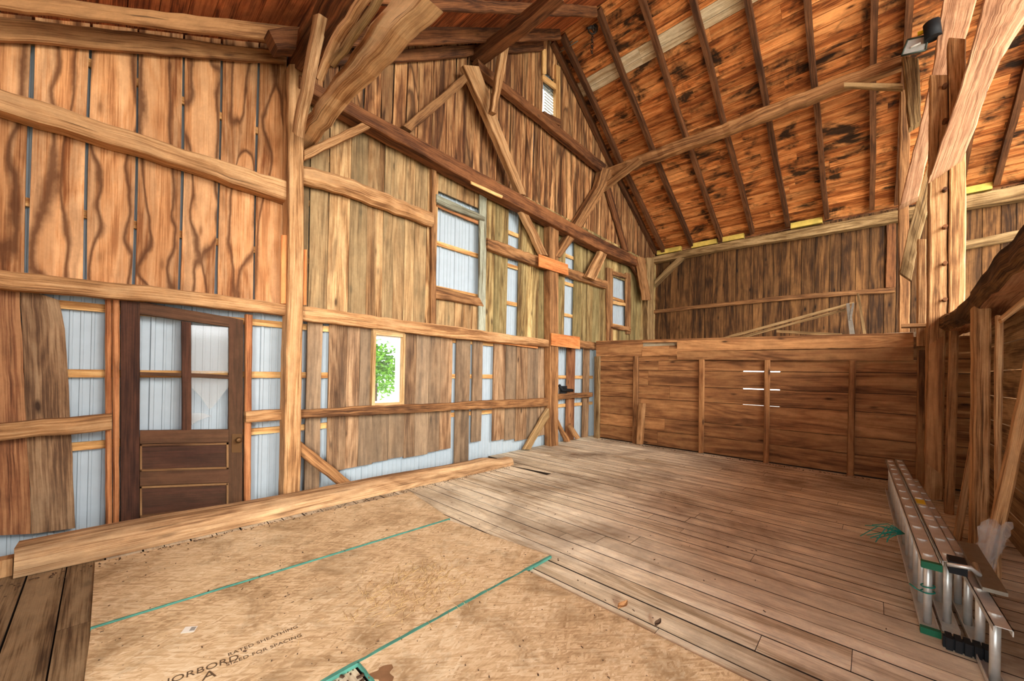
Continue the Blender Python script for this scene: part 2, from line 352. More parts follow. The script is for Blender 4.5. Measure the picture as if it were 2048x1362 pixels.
# ------------------------------------------------------------------ ground and floor
g = MB(); g.quad([(-60, -60, -.75), (60, -60, -.75), (60, 70, -.75), (-60, 70, -.75)]); struct('ground', g, 'grass')
fl = MB(); x = -4.0; k = 0
while x < 8.2:
    w = R.uniform(.17, .23)
    if k % 5 == 3: w = R.uniform(.12, .15)
    ymax = 4.46 if x < 4.7 else 4.93
    y = -4.6; gp = R.uniform(.006, .014)
    while y < ymax:
        y2 = min(ymax, y+R.uniform(1.6, 4.2)); 
        if ymax-y2 < .5: y2 = ymax
        z = R.uniform(-.0015, .0015); xl, xr = x, x+w-gp
        hole = x <= 4.78 < x+w
        if hole: y2 = ymax
        def seg(ya, yb, xa0, xa1, rn):
            fl.loft([[Vector((xa0, ya, z)), Vector((xr, ya, z)), Vector((xr, ya, z-.03)), Vector((xa0, ya, z-.03))], [Vector((xa1, yb-.003, z)), Vector((xr, yb-.003, z)), Vector((xr, yb-.003, z-.03)), Vector((xa1, yb-.003, z-.03))]], rn, mi=2 if x < .02 else 0)
        rn = (R.random(), R.random(), R.random())
        if hole and y < 2:
            y2 = ymax; seg(y, 3.45, xl, xl, rn); seg(3.45, 4.25, xl+.11, xl+.005, rn); seg(4.25, y2, xl, xl, rn)
        else: seg(y, y2, xl, xl, rn)
        y = y2
    x += w; k += 1
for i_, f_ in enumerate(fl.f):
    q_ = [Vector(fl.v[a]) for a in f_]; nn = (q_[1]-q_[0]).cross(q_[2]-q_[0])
    if abs(nn.z) < nn.length*.5: fl.m[i_] = 1  # board sides painted dark so the gaps look shaded
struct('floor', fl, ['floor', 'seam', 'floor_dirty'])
uf_ = MB(); uf_.box((-4, -4.6, -.055), (8.2, 4.44, -.033)); uf_.box((4.72, 4.44, -.055), (8.2, 4.93, -.033)); struct('floor_gap_shade', uf_, 'seam')  # dark sheet added under the boards as shade in the gaps
fd = MB()
for a, b in (((-4.1, -4.75, -.75), (8.3, -4.6, -.03)), ((-4.1, -4.75, -.75), (-4.0, 5.1, -.03)), ((8.2, -4.75, -.75), (8.3, 5.1, -.03)), ((-4.1, 5.0, -.75), (12, 5.1, -.5))): fd.box(a, b, axis=0)
struct('light_block_skirt', fd, 'iron')  # unseen skirt added to keep light from under the floor
jo = MB()
for yy in (-4, -2.6, -1.3, 0, 1.3, 2.6, 3.9): jo.box((-4, yy, -.25), (8.2, yy+.12, -.057))
tag(jo.build('floor_joist', 'timber_dark'), kind='structure')

# ------------------------------------------------------------------ metal siding (gable end) with its ribs
smw = [GX(748, 740, 4.98), GX(805, 740, 4.98), 1.0, 2.02]      # small window opening
vnt = [GX(1085, 190, 4.98), GX(1114, 190, 4.98), 6.75, 7.36]
def siding(mb, x0, x1, zl, zh, Y, step=.305):
    x = math.floor(x0/step)*step; prof = []
    while x < x1+step:
        for dx, dy in ((0, 0), (.008, -.02), (.034, -.02), (.042, 0), (.096, 0), (.100, -.009), (.116, -.009), (.120, 0), (.161, 0), (.165, -.009), (.181, -.009), (.185, 0), (.226, 0), (.230, -.009), (.246, -.009), (.250, 0)):
            prof.append((x+dx, Y+dy))
        x += step
    prof = [(min(max(a, x0), x1), b) for a, b in prof if x0-.06 < a < x1+.06]
    for (a, ya), (b, yb) in zip(prof, prof[1:]):
        if b-a < 1e-5: continue
        for lo, hi in ((zl(a), zh(a)),): mb.quad([(a, ya, lo), (b, yb, zl(b)), (b, yb, zh(b)), (a, ya, hi)])
ms = MB(); lo = lambda x: -.55; top = lambda x: z_roof(x)+.05
siding(ms, -4, smw[0], lo, top, 4.985)
siding(ms, smw[0], smw[1], lo, lambda x: smw[2], 4.985); siding(ms, smw[0], smw[1], lambda x: smw[3], top, 4.985)
siding(ms, smw[1], vnt[0], lo, top, 4.985)
siding(ms, vnt[0], vnt[1], lo, lambda x: vnt[2], 4.985); siding(ms, vnt[0], vnt[1], lambda x: vnt[3], top, 4.985)
siding(ms, vnt[1], 12, lo, top, 4.985)
struct('wall_gable_siding', ms, 'metal')
# furring strips between siding and boards
fz = [(.79, -4, 8.3), (1.42, -4, smw[0]-.05), (1.42, smw[1]+.05, 8.3), (2.80, -4, 12), (3.50, -4, 12), (4.12, .0-4, 12), (4.95, 1.5, 11.5), (2.0, -4, smw[0]-.05), (2.0, smw[1]+.05, 6.4)]
for z, xa, xb in fz:
    f_ = MB(); f_.box((xa, 4.93, z-.035), (xb, 4.962, z+.035)); struct('trim_1', f_, 'lumber')

# ------------------------------------------------------------------ gable boards
def vboards(mb, s0, s1, zlo, zhi, P, wr=(.18, .3), gap=(.002, .008), holes=(), mi=0, th=.026, seams=None, wob=.004, taper=0.):
    cuts = {s0, s1}
    for h in holes:
        for q in h[:2]:
            if s0 < q < s1: cuts.add(q)
    if seams:
        for q in seams: cuts.add(q)
    cuts = sorted(cuts); edges = []
    for a, b in zip(cuts, cuts[1:]):
        if seams: edges.append((a, b)); continue
        n = max(1, round((b-a)/R.uniform(*wr))); ws = [R.uniform(.75, 1.25) for _ in range(n)]; t = sum(ws); c = a
        for w in ws: edges.append((c, c+w/t*(b-a))); c += w/t*(b-a)
    for a, b in edges:
        mid = (a+b)/2; zs = [(zlo(mid) if callable(zlo) else zlo, None)]
        lo_, hi_ = (zlo(mid) if callable(zlo) else zlo), None
        iv = [(lo_, 99)]
        for h in holes:
            if h[0]-.001 <= mid <= h[1]+.001:
                nv = []
                for (p, q) in iv:
                    if h[2] > p: nv.append((p, min(q, h[2])))
                    if h[3] < q: nv.append((max(p, h[3]), q))
                iv = [(p, q) for p, q in nv if q-p > .02]
        g0, g1 = R.uniform(*gap)/2, R.uniform(*gap)/2; rnd = (R.random(), R.random(), R.random()); yo = R.uniform(-.003, .003); ph = R.random()*9
        for p, q in iv:
            ztop = min(q, 99); ha = min(q, zhi(a)) if callable(zhi) else min(q, zhi); hb = min(q, zhi(b)) if callable(zhi) else min(q, zhi)
            if min(ha, hb) <= p+.03: continue
            n = max(1, int((max(ha, hb)-p)/.25)); rings = []
            for i in range(n+1):
                t = i/n; za = p+(ha-p)*t; zb = p+(hb-p)*t; sa = a+g0+wob*sin(za*2.1+ph)+taper*t*.5; sb = b-g1+wob*sin(zb*1.7+ph*2)-taper*t*.5
                rings.append([P(sa, za, yo), P(sb, zb, yo), P(sb, zb, yo+th), P(sa, za, yo+th)])
            mb.loft(rings, rnd, mi)
PG = lambda s, z, d: Vector((s, YG+d, z))
gb = MB()
holes = [(GX(874, 500), GX(960, 500), 2.72, 4.30), (GX(1015, 550), GX(1037, 550), 2.2, GZ(1025, 412)), (GX(1130, 560), GX(1148, 560), 2.2, GZ(1135, 455)),
         (GX(1226, 600), GX(1253, 600), 2.78, 4.05), (GX(1085, 190), GX(1114, 190), 6.75, 7.68)]
vboards(gb, -4, 1.42, 2.12, lambda x: z_roof(x)+.02, PG, gap=(.02, .035), seams=[-3.1, -2.5, -1.9, -1.3, -.78, -.436, -.124, .177, .504, .802, 1.127], wob=.006, taper=-.012)
vboards(gb, 1.42, GX(735, 400), 2.12, lambda x: min(4.9, z_roof(x)), PG, (.2, .3), gap=(.004, .016), mi=1)
vboards(gb, GX(735, 400), 4.6, 2.12, 4.92, PG, (.13, .22), mi=1, holes=holes)
vboards(gb, 4.6, 6.3, 2.12, 4.92, PG, (.15, .25), mi=3, holes=holes)
vboards(gb, 6.3, 11.9, 2.12, 4.92, PG, (.17, .3), mi=3, holes=holes, wob=.008)
vboards(gb, 1.42, 4.1, 4.92, lambda x: z_roof(x)+.02, PG, (.17, .26), gap=(.004, .02), mi=2, wob=.012)
vboards(gb, 4.1, 11.9, 4.92, lambda x: z_roof(x)+.02, PG, (.13, .22), gap=(.003, .02), mi=2, holes=holes, wob=.014)
# below the lower girt, board by board as they hang
def col(px0, px1, ybot, mi=4, py=800, ztop=2.13, lean=0):
    a, b = GX(px0, py), GX(px1, py); z0 = GZ((px0+px1)/2, ybot)
    if px1 > 1098: z0 = max(z0, 0)
    n = 10; rn = (R.random(), R.random(), R.random()); rings = []; ph = R.random()*9
    for i in range(n+1):
        z = z0+(ztop-z0)*i/n; o = lean*(1-i/n)
        rings.append([PG(a+.002+o+.004*sin(z*5+ph), z, 0), PG(b-.002+o+.004*sin(z*4+ph), z, 0), PG(b-.002+o, z, .026), PG(a+.002+o, z, .026)])
    gb.loft(rings, rn, mi)
for c in ((612, 642, 1010), (656, 692, 941), (692, 718, 935), (718, 746, 930)): col(*c)
wz = (GX(746), GX(808))
for a, b, yb in ((746, 790, 922), (790, 808, 914)):
    pass
for px0, px1, yb in ((746, 778, 925), (778, 809, 918)):
    a, b = GX(px0, 800), GX(px1, 800); z0 = GZ(px0, yb); gb.box((a+.002, YG, z0), (b-.002, YG+.026, .96), mi=4, axis=2)
for c in ((809, 831, 914), (831, 857, 910), (857, 880, 903), (880, 903, 898), (911, 939, 960), (944, 964, 883), (986, 1010, 880), (1011, 1031, 879), (1032, 1054, 880), (1054, 1075, 876), (1075, 1098, 870),
          (1133, 1149, 905, 5), (1166, 1178, 905)): col(*c)
for px in ((-420, -330), (-330, -250), (-250, -165), (-165, -80)): col(*px, 1075, 5)
struct('wall_gable', gb, ['gable_left', 'gable_mid', 'gable_up', 'gable_olive', 'gable_low', 'gable_lowred'])
for i, (e1, e2, lab) in enumerate((([(-80, 575), (-80, 1075)], [(40, 575), (62, 1068)], 'lower'), ([(41, 575), (63, 1068)], [(118, 600), (130, 660), (152, 1056)], 'lower'))):
    mb = strip_mb(('y', 4.885), e1, e2, .026, ch=.001, jit=.003); struct('wall_board', mb, 'gable_lowred' if i == 0 else 'gable_low')

# ------------------------------------------------------------------ back wall, partition, right wall
bw = MB(); PBk = lambda s, z, d: Vector((XB+d, s, z))
ob = on(1485, 735, ('x', XB)).y; oa = on(1560, 735, ('x', XB)).y
vboards(bw, -6.6, 4.95, -.6, 5.22, PBk, (.16, .24), gap=(.006, .012), wob=0, holes=[(oa, ob, .7, 1.75)])
bt = MB(); vboards(bt, -6.6, 4.95, -.6, 5.22, lambda s, z, d: Vector((XB+.03+d, s, z)), (.2, .3), gap=(0, 0), wob=0, holes=[(oa, ob, .7, 1.75)]); struct('wall_back_light_seal', bt, 'back')  # second layer added to stop light coming through the board gaps
struct('wall_back', bw, 'back')
PX0 = ('x', XP); pw = MB(); zz = [0.03, .12, .385, .655, .93, 1.205, 1.475, 1.74, 1.80]
zz = [0.02, .33, .60, on(1520, 811, ('x', XP)).z, on(1520, 778.5, ('x', XP)).z, on(1520, 743, ('x', XP)).z, 1.80, 2.12]
ya_, yb_ = on(1562, 743, PX0).y, on(1486, 743, PX0).y
for a, b in zip(zz, zz[1:]):
    sp = R.uniform(3.0, 3.8)
    rA, rB = (R.random(), R.random(), R.random()), (R.random(), R.random(), R.random())
    for (y0, y1, gg) in ((-.95, ya_, .009), (ya_, yb_, .015), (yb_, sp, .009), (sp+.003, 4.62, .009)):
        gb_ = gg if b in zz[4:6] else (.005 if gg > .01 else .009); ga_ = gg if a in zz[4:6] else (.005 if gg > .01 else .009)
        pw.box((XP, y0, a+ga_/2), (XP+.025, y1, b-gb_/2), rB if y0 > sp else rA, axis=1, u0=y0)
bkp = MB()
for y0, y1 in ((-.95, ya_), (yb_, 4.62)): bkp.box((XP+.027, y0, 0), (XP+.035, y1, 2.1), axis=1)
bkp.box((XP+.027, ya_, 0), (XP+.035, yb_, .62), axis=1)
struct('wall_partition_gap_shade', bkp, 'seam')  # dark sheet added behind the boards as gap shade and light stop
struct('wall_partition', pw, 'partition')
lw = MB()
for i in range(12): lw.box((-1.16, 1.0, -.1+i*.3), (-1.12, 4.88, .195+i*.3))
struct('shade_wall_left', lw, 'right')  # unseen wall added to shade the left floor corner
rw = MB()
for i in range(9):
    a = .0+i*.27; t_ = min(a+.262, 2.2); sp = R.uniform(4.2, 5.2)
    lo_x = 8.13
    rw.box((.8, YR-.025, a), (sp, YR, t_)); rw.box((sp+.003, YR-.025, a), (lo_x, YR, t_))
struct('wall_right', rw, 'right')
# ------------------------------------------------------------------ roof boards
def roof(name, xs, y0, y1, mats, special=None, wr=(.17, .23)):
    mb = MB()
    for (xa, xb) in xs:
        A = Vector((xa, 0, z_roof(xa+1e-6))); B = Vector((xb, 0, z_roof(xb-1e-6))); D = B-A; L = D.length; D.normalize(); nrm = Vector((-D.z, 0, D.x))
        if nrm.z < 0: nrm = -nrm
        s = 0
        while s < L-.01:
            w = min(R.uniform(*wr), L-s)
            if L-s-w < .06: w = L-s
            p = A+D*(s+.003); q = A+D*(s+w-.004); y = y0
            while y < y1-.01:
                y2 = min(y1, y+R.uniform(1.8, 4.2)); mi = 0
                if special and special(((p+q)/2).x): mi = 1; y2 = y1 if y > 0 else min(y1, y+4)
                o = nrm*R.uniform(-.003, .003)
                mb.loft([[Vector((p.x, yy, p.z))+o, Vector((q.x, yy, q.z))+o, Vector((q.x, yy, q.z))+o+nrm*.022, Vector((p.x, yy, p.z))+o+nrm*.022] for yy in (y+.002, y2)], mi=mi); y = y2
            s += w
    struct(name, mb, mats)
roof('ceiling_left', [(-1.9, 1.4), (1.4, 6.35)], YB, 4.98, ['roof_left', 'roof_white'], lambda x: 4.95 < x < 5.2)
roof('ceiling_right', [(6.35, 7.17), (7.17, 7.44), (7.44, 8.9), (8.9, 12.15)], YB, 4.98, ['roof', 'roof_white'], lambda x: 7.17 < x < 7.44, wr=(.19, .24))
sh = MB()
for xa, xb in ((-1.95, 1.4), (1.4, 6.35), (6.35, 8.9), (8.9, 12.2)):
    za, zb = z_roof(xa+1e-6)+.05, z_roof(xb-1e-6)+.05
    sh.loft([[Vector((xa, yy, za)), Vector((xb, yy, zb)), Vector((xb, yy, zb+.02)), Vector((xa, yy, za+.02))] for yy in (YB-.05, 5.1)])
struct('ceiling_light_seal', sh, 'iron')  # outer layer added to stop light leaking between the roof boards
# ------------------------------------------------------------------ rafters
ORD = ['against the gable boards', 'second from the gable', 'third from the gable', 'fourth from the gable', 'fifth from the gable', 'sixth from the gable', 'seventh from the gable', 'eighth from the gable', 'ninth from the gable', 'tenth from the gable', 'eleventh from the gable']
def rafter(pts, y, w, mat, label, group):
    mb = MB(); rings = []
    rr = random.Random(int(y*100)); P = resample([Vector((a, 0, b)) for a, b in pts], 40)
    for i, p in enumerate(P):
        d = (P[min(i+1, 40)]-P[max(i-1, 0)]).normalized(); nrm = Vector((-d.z, 0, d.x)); nrm = nrm if nrm.z > 0 else -nrm
        yy = y+.006*sin(i*.35+y*3)+rr.uniform(-.002, .002); h = -.14+rr.uniform(-.004, .004)
        a = [p+Vector((0, yy-w/2, 0)), p+Vector((0, yy+w/2, 0))]
        rings.append([a[0]-nrm*.002, a[1]-nrm*.002, a[1]+nrm*h, a[0]+nrm*h])
    mb.loft(rings); o = mb.build('rafter', mat, origin=Vector((pts[0][0], y, pts[0][1]))); tag(o, label, 'rafter', group)
RY = [4.84, 4.6, 3.8, 3.05, 2.3, 1.56, .82, .05, -.33, -1.2, -1.65]
for i, y in enumerate(RY):
    pts = [(6.37, z_roof(6.37)), (8.9, z_roof(8.9)), (11.72, z_roof(11.72))]
    rafter(pts, y, .085, 'rafter', 'brown rafter on the right roof slope, ' + ORD[i], 'rafters of the right roof slope')
beam('rafter', 'brown rafter of the left roof, lowest against the gable boards', 'rafter', ('y', 4.80), [(-90, 20), (0, 31), (572, 101)], [(-90, 70), (0, 78), (572, 126)], .06, 'timber_brown', 'rafters of the left roof')
beam('rafter', 'brown rafter of the left roof, second one out from the gable', 'rafter', ('y', 4.46), [(-90, -32), (0, -17), (600, 53)], [(-90, 2), (0, 12), (575, 86)], .06, 'timber_brown', 'rafters of the left roof')
beam('rafter', 'dark rafter rising to the ridge right above the gable boards', 'rafter', ('y', 4.80), [(600, 110), (700, 105), (1086, 79)], [(600, 132), (770, 125), (1088, 99)], .06, 'timber_dark', 'rafters rising to the ridge')
beam('rafter', 'dark rafter rising to the ridge, second one out from the gable', 'rafter', ('y', 4.5), [(620, 52), (716, 51), (1119, 52)], [(620, 98), (704, 92), (1123, 78)], .06, 'timber_dark', 'rafters rising to the ridge')
beam('rafter', 'dark rafter rising to the ridge, third one out at the photo top', 'rafter', ('y', 3.8), [(700, -40), (864, -6), (1193, 10)], [(700, -5), (864, 18), (1195, 33)], .06, 'timber_dark', 'rafters rising to the ridge')

# ------------------------------------------------------------------ gable timbers
T = beam
T('girt', 'long tan girt across the left bay just above the old door', 'beam', ('y', 4.74), [(-90, 529), (0, 539), (300, 571), (573, 609)], [(-90, 566), (0, 576), (300, 601), (573, 630)], .15, 'timber')
T('girt', 'long tan girt between the two wall posts above the small bright window', 'beam', ('y', 4.76), [(605, 612), (850, 645), (1099, 680)], [(605, 639), (850, 669), (1099, 695)], .13, 'timber')
T('girt', 'short girt end reaching the partition corner beside the lower orange plywood plate', 'beam', ('y', 4.78), [(1117, 676), (1160, 681), (1193, 685)], [(1117, 691), (1160, 695), (1193, 699)], .11, 'timber_brown')
T('tie_beam', 'split hewn beam slanting down to the tall post across the upper left boards', 'beam', ('y', 4.72), [(-90, 145), (0, 177), (300, 272), (573, 363)], [(-90, 192), (0, 222), (300, 308), (573, 399)], .16, 'timber', jit=.01)
T('girt', 'round rough girt from the tall post to the big boarded window', 'beam', ('y', 4.74), [(607, 327), (700, 352), (868, 426)], [(607, 362), (690, 386), (868, 452)], .15, 'timber', ch=.05, jit=.012)
T('girt', 'low girt left of the old door', 'beam', ('y', 4.76), [(-90, 857), (0, 849), (224, 829)], [(-90, 892), (0, 882), (224, 861)], .12, 'timber', jit=.008)
T('girt', 'short low girt between the old door and the tall post', 'beam', ('y', 4.78), [(492, 822), (566, 819)], [(492, 846), (566, 842)], .11, 'timber')
T('girt', 'thin brown rail under the small bright window', 'beam', ('y', 4.78), [(603, 820), (850, 808), (1098, 796)], [(603, 838), (850, 824), (1098, 812)], .1, 'timber_brown')
T('girt', 'short rail between the second post and the partition corner', 'beam', ('y', 4.80), [(1117, 788), (1186, 785)], [(1117, 799), (1186, 794)], .09, 'timber_brown')
T('tie_beam', 'long dark tie beam falling across the gable wall to the back corner', 'beam', ('y', 4.62), [(600, 148), (706, 204), (960, 343), (1218, 485), (1292, 521)], [(600, 172), (706, 232), (960, 372), (1214, 506), (1290, 538)], .22, 'timber_dark', jit=.005)
T('girt', 'rough split girt between the big boarded window and the back corner window', 'beam', ('y', 4.78), [(976, 475), (1045, 501), (1078, 512), (1140, 537), (1216, 562)], [(976, 496), (1045, 521), (1078, 533), (1140, 553), (1214, 577)], .11, 'timber_brown', jit=.01)
T('post', 'tall square tan post right of the old door', 'post', ('y', 4.66), [(578, 128), (576, 600), (566, 1040)], [(609, 128), (607, 600), (600, 1040)], .2, 'timber', jit=.003)
T('post', 'brown post near the back end of the gable wall behind the orange plates', 'post', ('y', 4.72), [(1100, 444), (1102, 899)], [(1118, 446), (1117, 899)], .17, 'timber_brown', jit=.003)
T('post', 'pale corner post in the back corner of the loft', 'post', ('y', 4.74), [(1295, 515), (1296, 700)], [(1308, 516), (1308, 700)], .16, 'timber_grey', jit=.003)
T('purlin_plate', 'dark stained end of the wall plate above the tall post, running toward the viewer', 'beam', ('x', 1.42), [(569, 128), (622, 30), (640, -10)], [(600, 140), (660, 55), (705, -12)], .2, 'timber_dark')
T('brace', 'large hewn brace with rough bark patches rising from the tall post over the viewer', 'brace', ('x', 1.50), [(582, 277), (652, 176), (727, 68), (760, 28), (788, -14)], [(584, 302), (659, 197), (764, 80), (800, 40), (846, -10)], .17, 'timber_pale', jit=.012)
T('brace', 'short pale brace standing nearly upright at the top of the tall post', 'brace', ('x', 1.34), [(625, 30), (606, 141), (583, 262)], [(637, 26), (616, 141), (591, 270)], .085, 'timber_pale')
T('strut', 'slim pale strut rising behind the hewn brace at the tall post', 'brace', ('x', 1.34), [(716, -8), (654, 80), (632, 150)], [(728, -8), (662, 88), (634, 158)], .06, 'timber_pale')
T('strut', 'grey round-ended pole beside the slim pale strut at the photo top', 'brace', ('x', 1.38), [(750, -10), (694, 70), (656, 122)], [(760, -10), (704, 76), (662, 132)], .045, 'timber_grey', ch=.02)
T('brace', 'pale brace from the tall post up to the dark tie beam', 'brace', ('y', 4.64), [(609, 300), (722, 244)], [(609, 320), (742, 255)], .1, 'timber')
T('purlin', 'dark left purlin with white spots running toward the viewer from the gable', 'beam', ('x', 4.15), [(921, 117), (1010, 50), (1088, -12)], [(948, 122), (1040, 52), (1115, -12)], .18, 'timber_dark')
T('brace', 'dark brace from the left purlin down to the tie beam', 'brace', ('y', 4.68), [(938, 138), (806, 251)], [(946, 153), (824, 263)], .1, 'timber_brown')
T('queen_post', 'long slender double strut from the left purlin down to the tie beam', 'post', ('y', 4.62), [(928, 130), (975, 235), (1041, 388)], [(959, 133), (995, 235), (1052, 390)], .12, 'timber')
T('brace', 'thin strut below the tie beam ending at the upper orange plate', 'brace', ('y', 4.72), [(1040, 419), (1084, 509)], [(1053, 418), (1097, 511)], .1, 'timber')
T('collar_beam', 'dark collar beam joining both purlins high on the gable wall', 'beam', ('y', 4.70), [(955, 117), (1100, 237), (1214, 330)], [(958, 136), (1095, 250), (1206, 343)], .14, 'timber_dark')
T('brace', 'pale brace hanging under the left purlin near the photo top', 'brace', ('y', 4.35), [(1009, 60), (983, 222)], [(1026, 58), (994, 228)], .09, 'timber')
T('queen_post', 'canted brown post under the right purlin crossing the tie beam', 'post', ('y', 4.70), [(1205, 335), (1196, 372), (1150, 447), (1112, 513)], [(1232, 342), (1207, 385), (1166, 455), (1122, 515)], .16, 'timber_brown')
T('brace', 'pale knee brace from the canted post up to the right purlin', 'brace', ('x', 8.38), [(1275, 315), (1197, 374)], [(1284, 323), (1200, 386)], .09, 'timber')
T('brace', 'thin dark brace leaning beside the canted post on the gable boards', 'brace', ('y', 4.80), [(1213, 376), (1249, 500)], [(1222, 374), (1258, 503)], .07, 'timber_dark')
T('brace', 'short pale brace under the tie beam near the back corner window', 'brace', ('y', 4.66), [(1211, 480), (1174, 553)], [(1224, 488), (1192, 561)], .1, 'timber')
T('brace', 'dark curved brace at the back corner of the gable wall', 'brace', ('y', 4.72), [(1262, 528), (1276, 548), (1288, 590)], [(1268, 527), (1284, 550), (1296, 592)], .08, 'timber_dark')
T('brace', 'pale stub brace hanging from the tie beam in the back corner', 'brace', ('y', 4.58), [(1275, 513), (1284, 560), (1290, 600)], [(1289, 516), (1296, 560), (1303, 600)], .1, 'timber_brown')
T('brace', 'low brace at the foot of the tall post going down to the log', 'brace', ('y', 4.72), [(601, 882), (716, 974)], [(601, 911), (686, 978)], .09, 'timber_brown')
T('brace', 'low pale brace leaning against the second post from the left', 'brace', ('y', 4.76), [(1097, 817), (1049, 899)], [(1099, 834), (1062, 899)], .08, 'timber_grey')
T('brace', 'low dark brace on the far side of the second post', 'brace', ('y', 4.80), [(1117, 838), (1142, 884)], [(1117, 851), (1132, 884)], .07, 'timber_brown')
T('wood_block', 'short pale board leaning beyond the foot of the second post', 'board', ('y', 4.74), [(1137, 852), (1153, 879)], [(1142, 847), (1161, 875)], .05, 'timber')
T('wood_block', 'small foot block beside the base of the tall post', 'block', ('y', 4.64), [(601, 990), (614, 987)], [(601, 1004), (615, 1001)], .12, 'timber_brown')
T('timber_stub', 'dark timber end sticking out left of the wall plate', 'beam', ('y', 4.3), [(536, 56), (597, 52)], [(556, 98), (592, 98)], .16, 'timber_dark')
T('purlin', 'long brown purlin spanning under the right rafters toward the floodlight', 'beam', ('x', 8.60), [(1206, 338), (1302, 301), (1400, 264), (1804, 106)], [(1212, 353), (1302, 322), (1400, 285), (1804, 131)], .18, 'timber_brown', jit=.01)
T('wall_plate', 'long weathered plate along the eave under the right rafters', 'beam', ('x', 11.62), [(1300, 515), (1440, 486), (1754, 429), (1932, 391), (2120, 352)], [(1300, 527), (1440, 500), (1769, 446), (1932, 416), (2120, 385)], .2, 'timber_grey')
T('girt', 'thin dark rail halfway up the dark back wall', 'beam', ('x', 11.76), [(1306, 620), (1400, 610), (1540, 594), (1790, 574)], [(1306, 627), (1400, 617), (1540, 603), (1790, 584)], .09, 'timber_brown')
T('girt', 'pale rail on the back wall right of the tall lit posts', 'beam', ('x', 11.7), [(1925, 482), (2060, 455)], [(1925, 500), (2060, 474)], .1, 'timber_grey')
T('brace', 'thin brace from the corner post up to the eave plate on the back wall', 'brace', ('x', 11.60), [(1309, 560), (1355, 515)], [(1310, 574), (1369, 516)], .09, 'timber_grey')
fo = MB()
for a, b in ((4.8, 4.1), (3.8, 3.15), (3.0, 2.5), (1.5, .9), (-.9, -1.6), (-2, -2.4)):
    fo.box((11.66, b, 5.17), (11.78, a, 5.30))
tag(fo.build('eave_sunlit_strip', 'eave_sunlight'), kind='structure')  # yellow strips put where sunlight shows through the eave slit

# ------------------------------------------------------------------ gable windows and plates
T('window_stud', 'slim brown stud left of the big boarded window opening', 'stud', ('y', 4.82), [(865, 322), (863, 648)], [(874, 326), (873, 648)], .07, 'timber_brown', jit=.002)
T('window_lintel', 'weathered blue-grey lintel over the big boarded window', 'board', ('y', 4.80), [(873, 388), (971, 433)], [(873, 404), (970, 442)], .08, 'blue_grey')
T('window_jamb', 'tall weathered blue-grey board right of the big boarded window', 'board', ('y', 4.83), [(961, 378), (958, 660)], [(974, 381), (972, 662)], .05, 'blue_grey', jit=.002)
T('window_sill', 'thick brown sill under the big boarded window', 'board', ('y', 4.82), [(872, 573), (958, 594)], [(872, 597), (968, 613)], .08, 'timber_brown')
T('batten', 'orange batten at the top of the big boarded window', 'batten', ('y', 4.88), [(874, 404), (959, 441)], [(874, 412), (959, 449)], .04, 'lumber_orange', jit=.004)
T('plywood_plate', 'upper orange plywood plate nailed over the girt at the second post', 'plate', ('y', 4.68), [(1078, 508), (1136, 529)], [(1078, 533), (1137, 551)], .018, 'plywood', ch=.001, jit=.0)
T('plywood_plate', 'lower orange plywood plate nailed over the girt joint at the second post', 'plate', ('y', 4.68), [(1103, 666), (1160, 674)], [(1103, 691), (1160, 698)], .018, 'plywood', ch=.001, jit=.0)
T('plywood_strip', 'orange strip along the left side of the tall post', 'plate', ('y', 4.72), [(563, 470), (562, 607)], [(573, 470), (572, 607)], .02, 'plywood', ch=.001, jit=0)
T('plywood_strip', 'orange strip along the right side of the tall post', 'plate', ('y', 4.72), [(606, 499), (605, 610)], [(614, 499), (613, 610)], .02, 'plywood', ch=.001, jit=0)
T('batten', 'thin orange batten under the girt right of the small bright window', 'batten', ('y', 4.84), [(975, 680), (1076, 692)], [(975, 684), (1076, 697)], .03, 'plywood', ch=.002, jit=0)
T('batten', 'pale board scrap nailed along the underside of the dark tie beam', 'batten', ('y', 4.60), [(942, 362), (1006, 391)], [(943, 368), (1004, 397)], .02, 'lumber', ch=.002, jit=0)
T('stud', 'orange-brown stud nearest the left edge of the old door', 'stud', ('y', 4.84), [(225, 597), (226, 1090)], [(239, 598), (239, 1090)], .09, 'lumber_orange', jit=.002)
T('stud', 'orange-brown stud second left from the old door', 'stud', ('y', 4.86), [(210, 596), (211, 1090)], [(224, 597), (224, 1090)], .07, 'lumber_orange', jit=.002)
T('stud', 'orange-brown stud against the right edge of the old door', 'stud', ('y', 4.84), [(492, 628), (489, 1050)], [(505, 630), (502, 1050)], .09, 'lumber_orange', jit=.002)
T('window_jamb', 'brown jamb left of the back corner window', 'board', ('y', 4.84), [(1215, 535), (1216, 690)], [(1226, 538), (1226, 690)], .06, 'timber_brown', jit=.002)
T('window_jamb', 'brown jamb right of the back corner window', 'board', ('y', 4.84), [(1253, 545), (1254, 668)], [(1262, 548), (1262, 668)], .06, 'timber_brown', jit=.002)
T('window_lintel', 'brown lintel over the back corner window', 'board', ('y', 4.84), [(1224, 540), (1256, 549)], [(1224, 549), (1256, 558)], .06, 'timber_brown')
T('window_sill', 'brown sill under the back corner window', 'board', ('y', 4.80), [(1225, 648), (1262, 654)], [(1225, 656), (1262, 663)], .1, 'timber_brown')
T('batten', 'pine batten across the middle of the back corner window', 'batten', ('y', 4.88), [(1226, 601), (1254, 607)], [(1226, 607), (1254, 613)], .04, 'lumber')
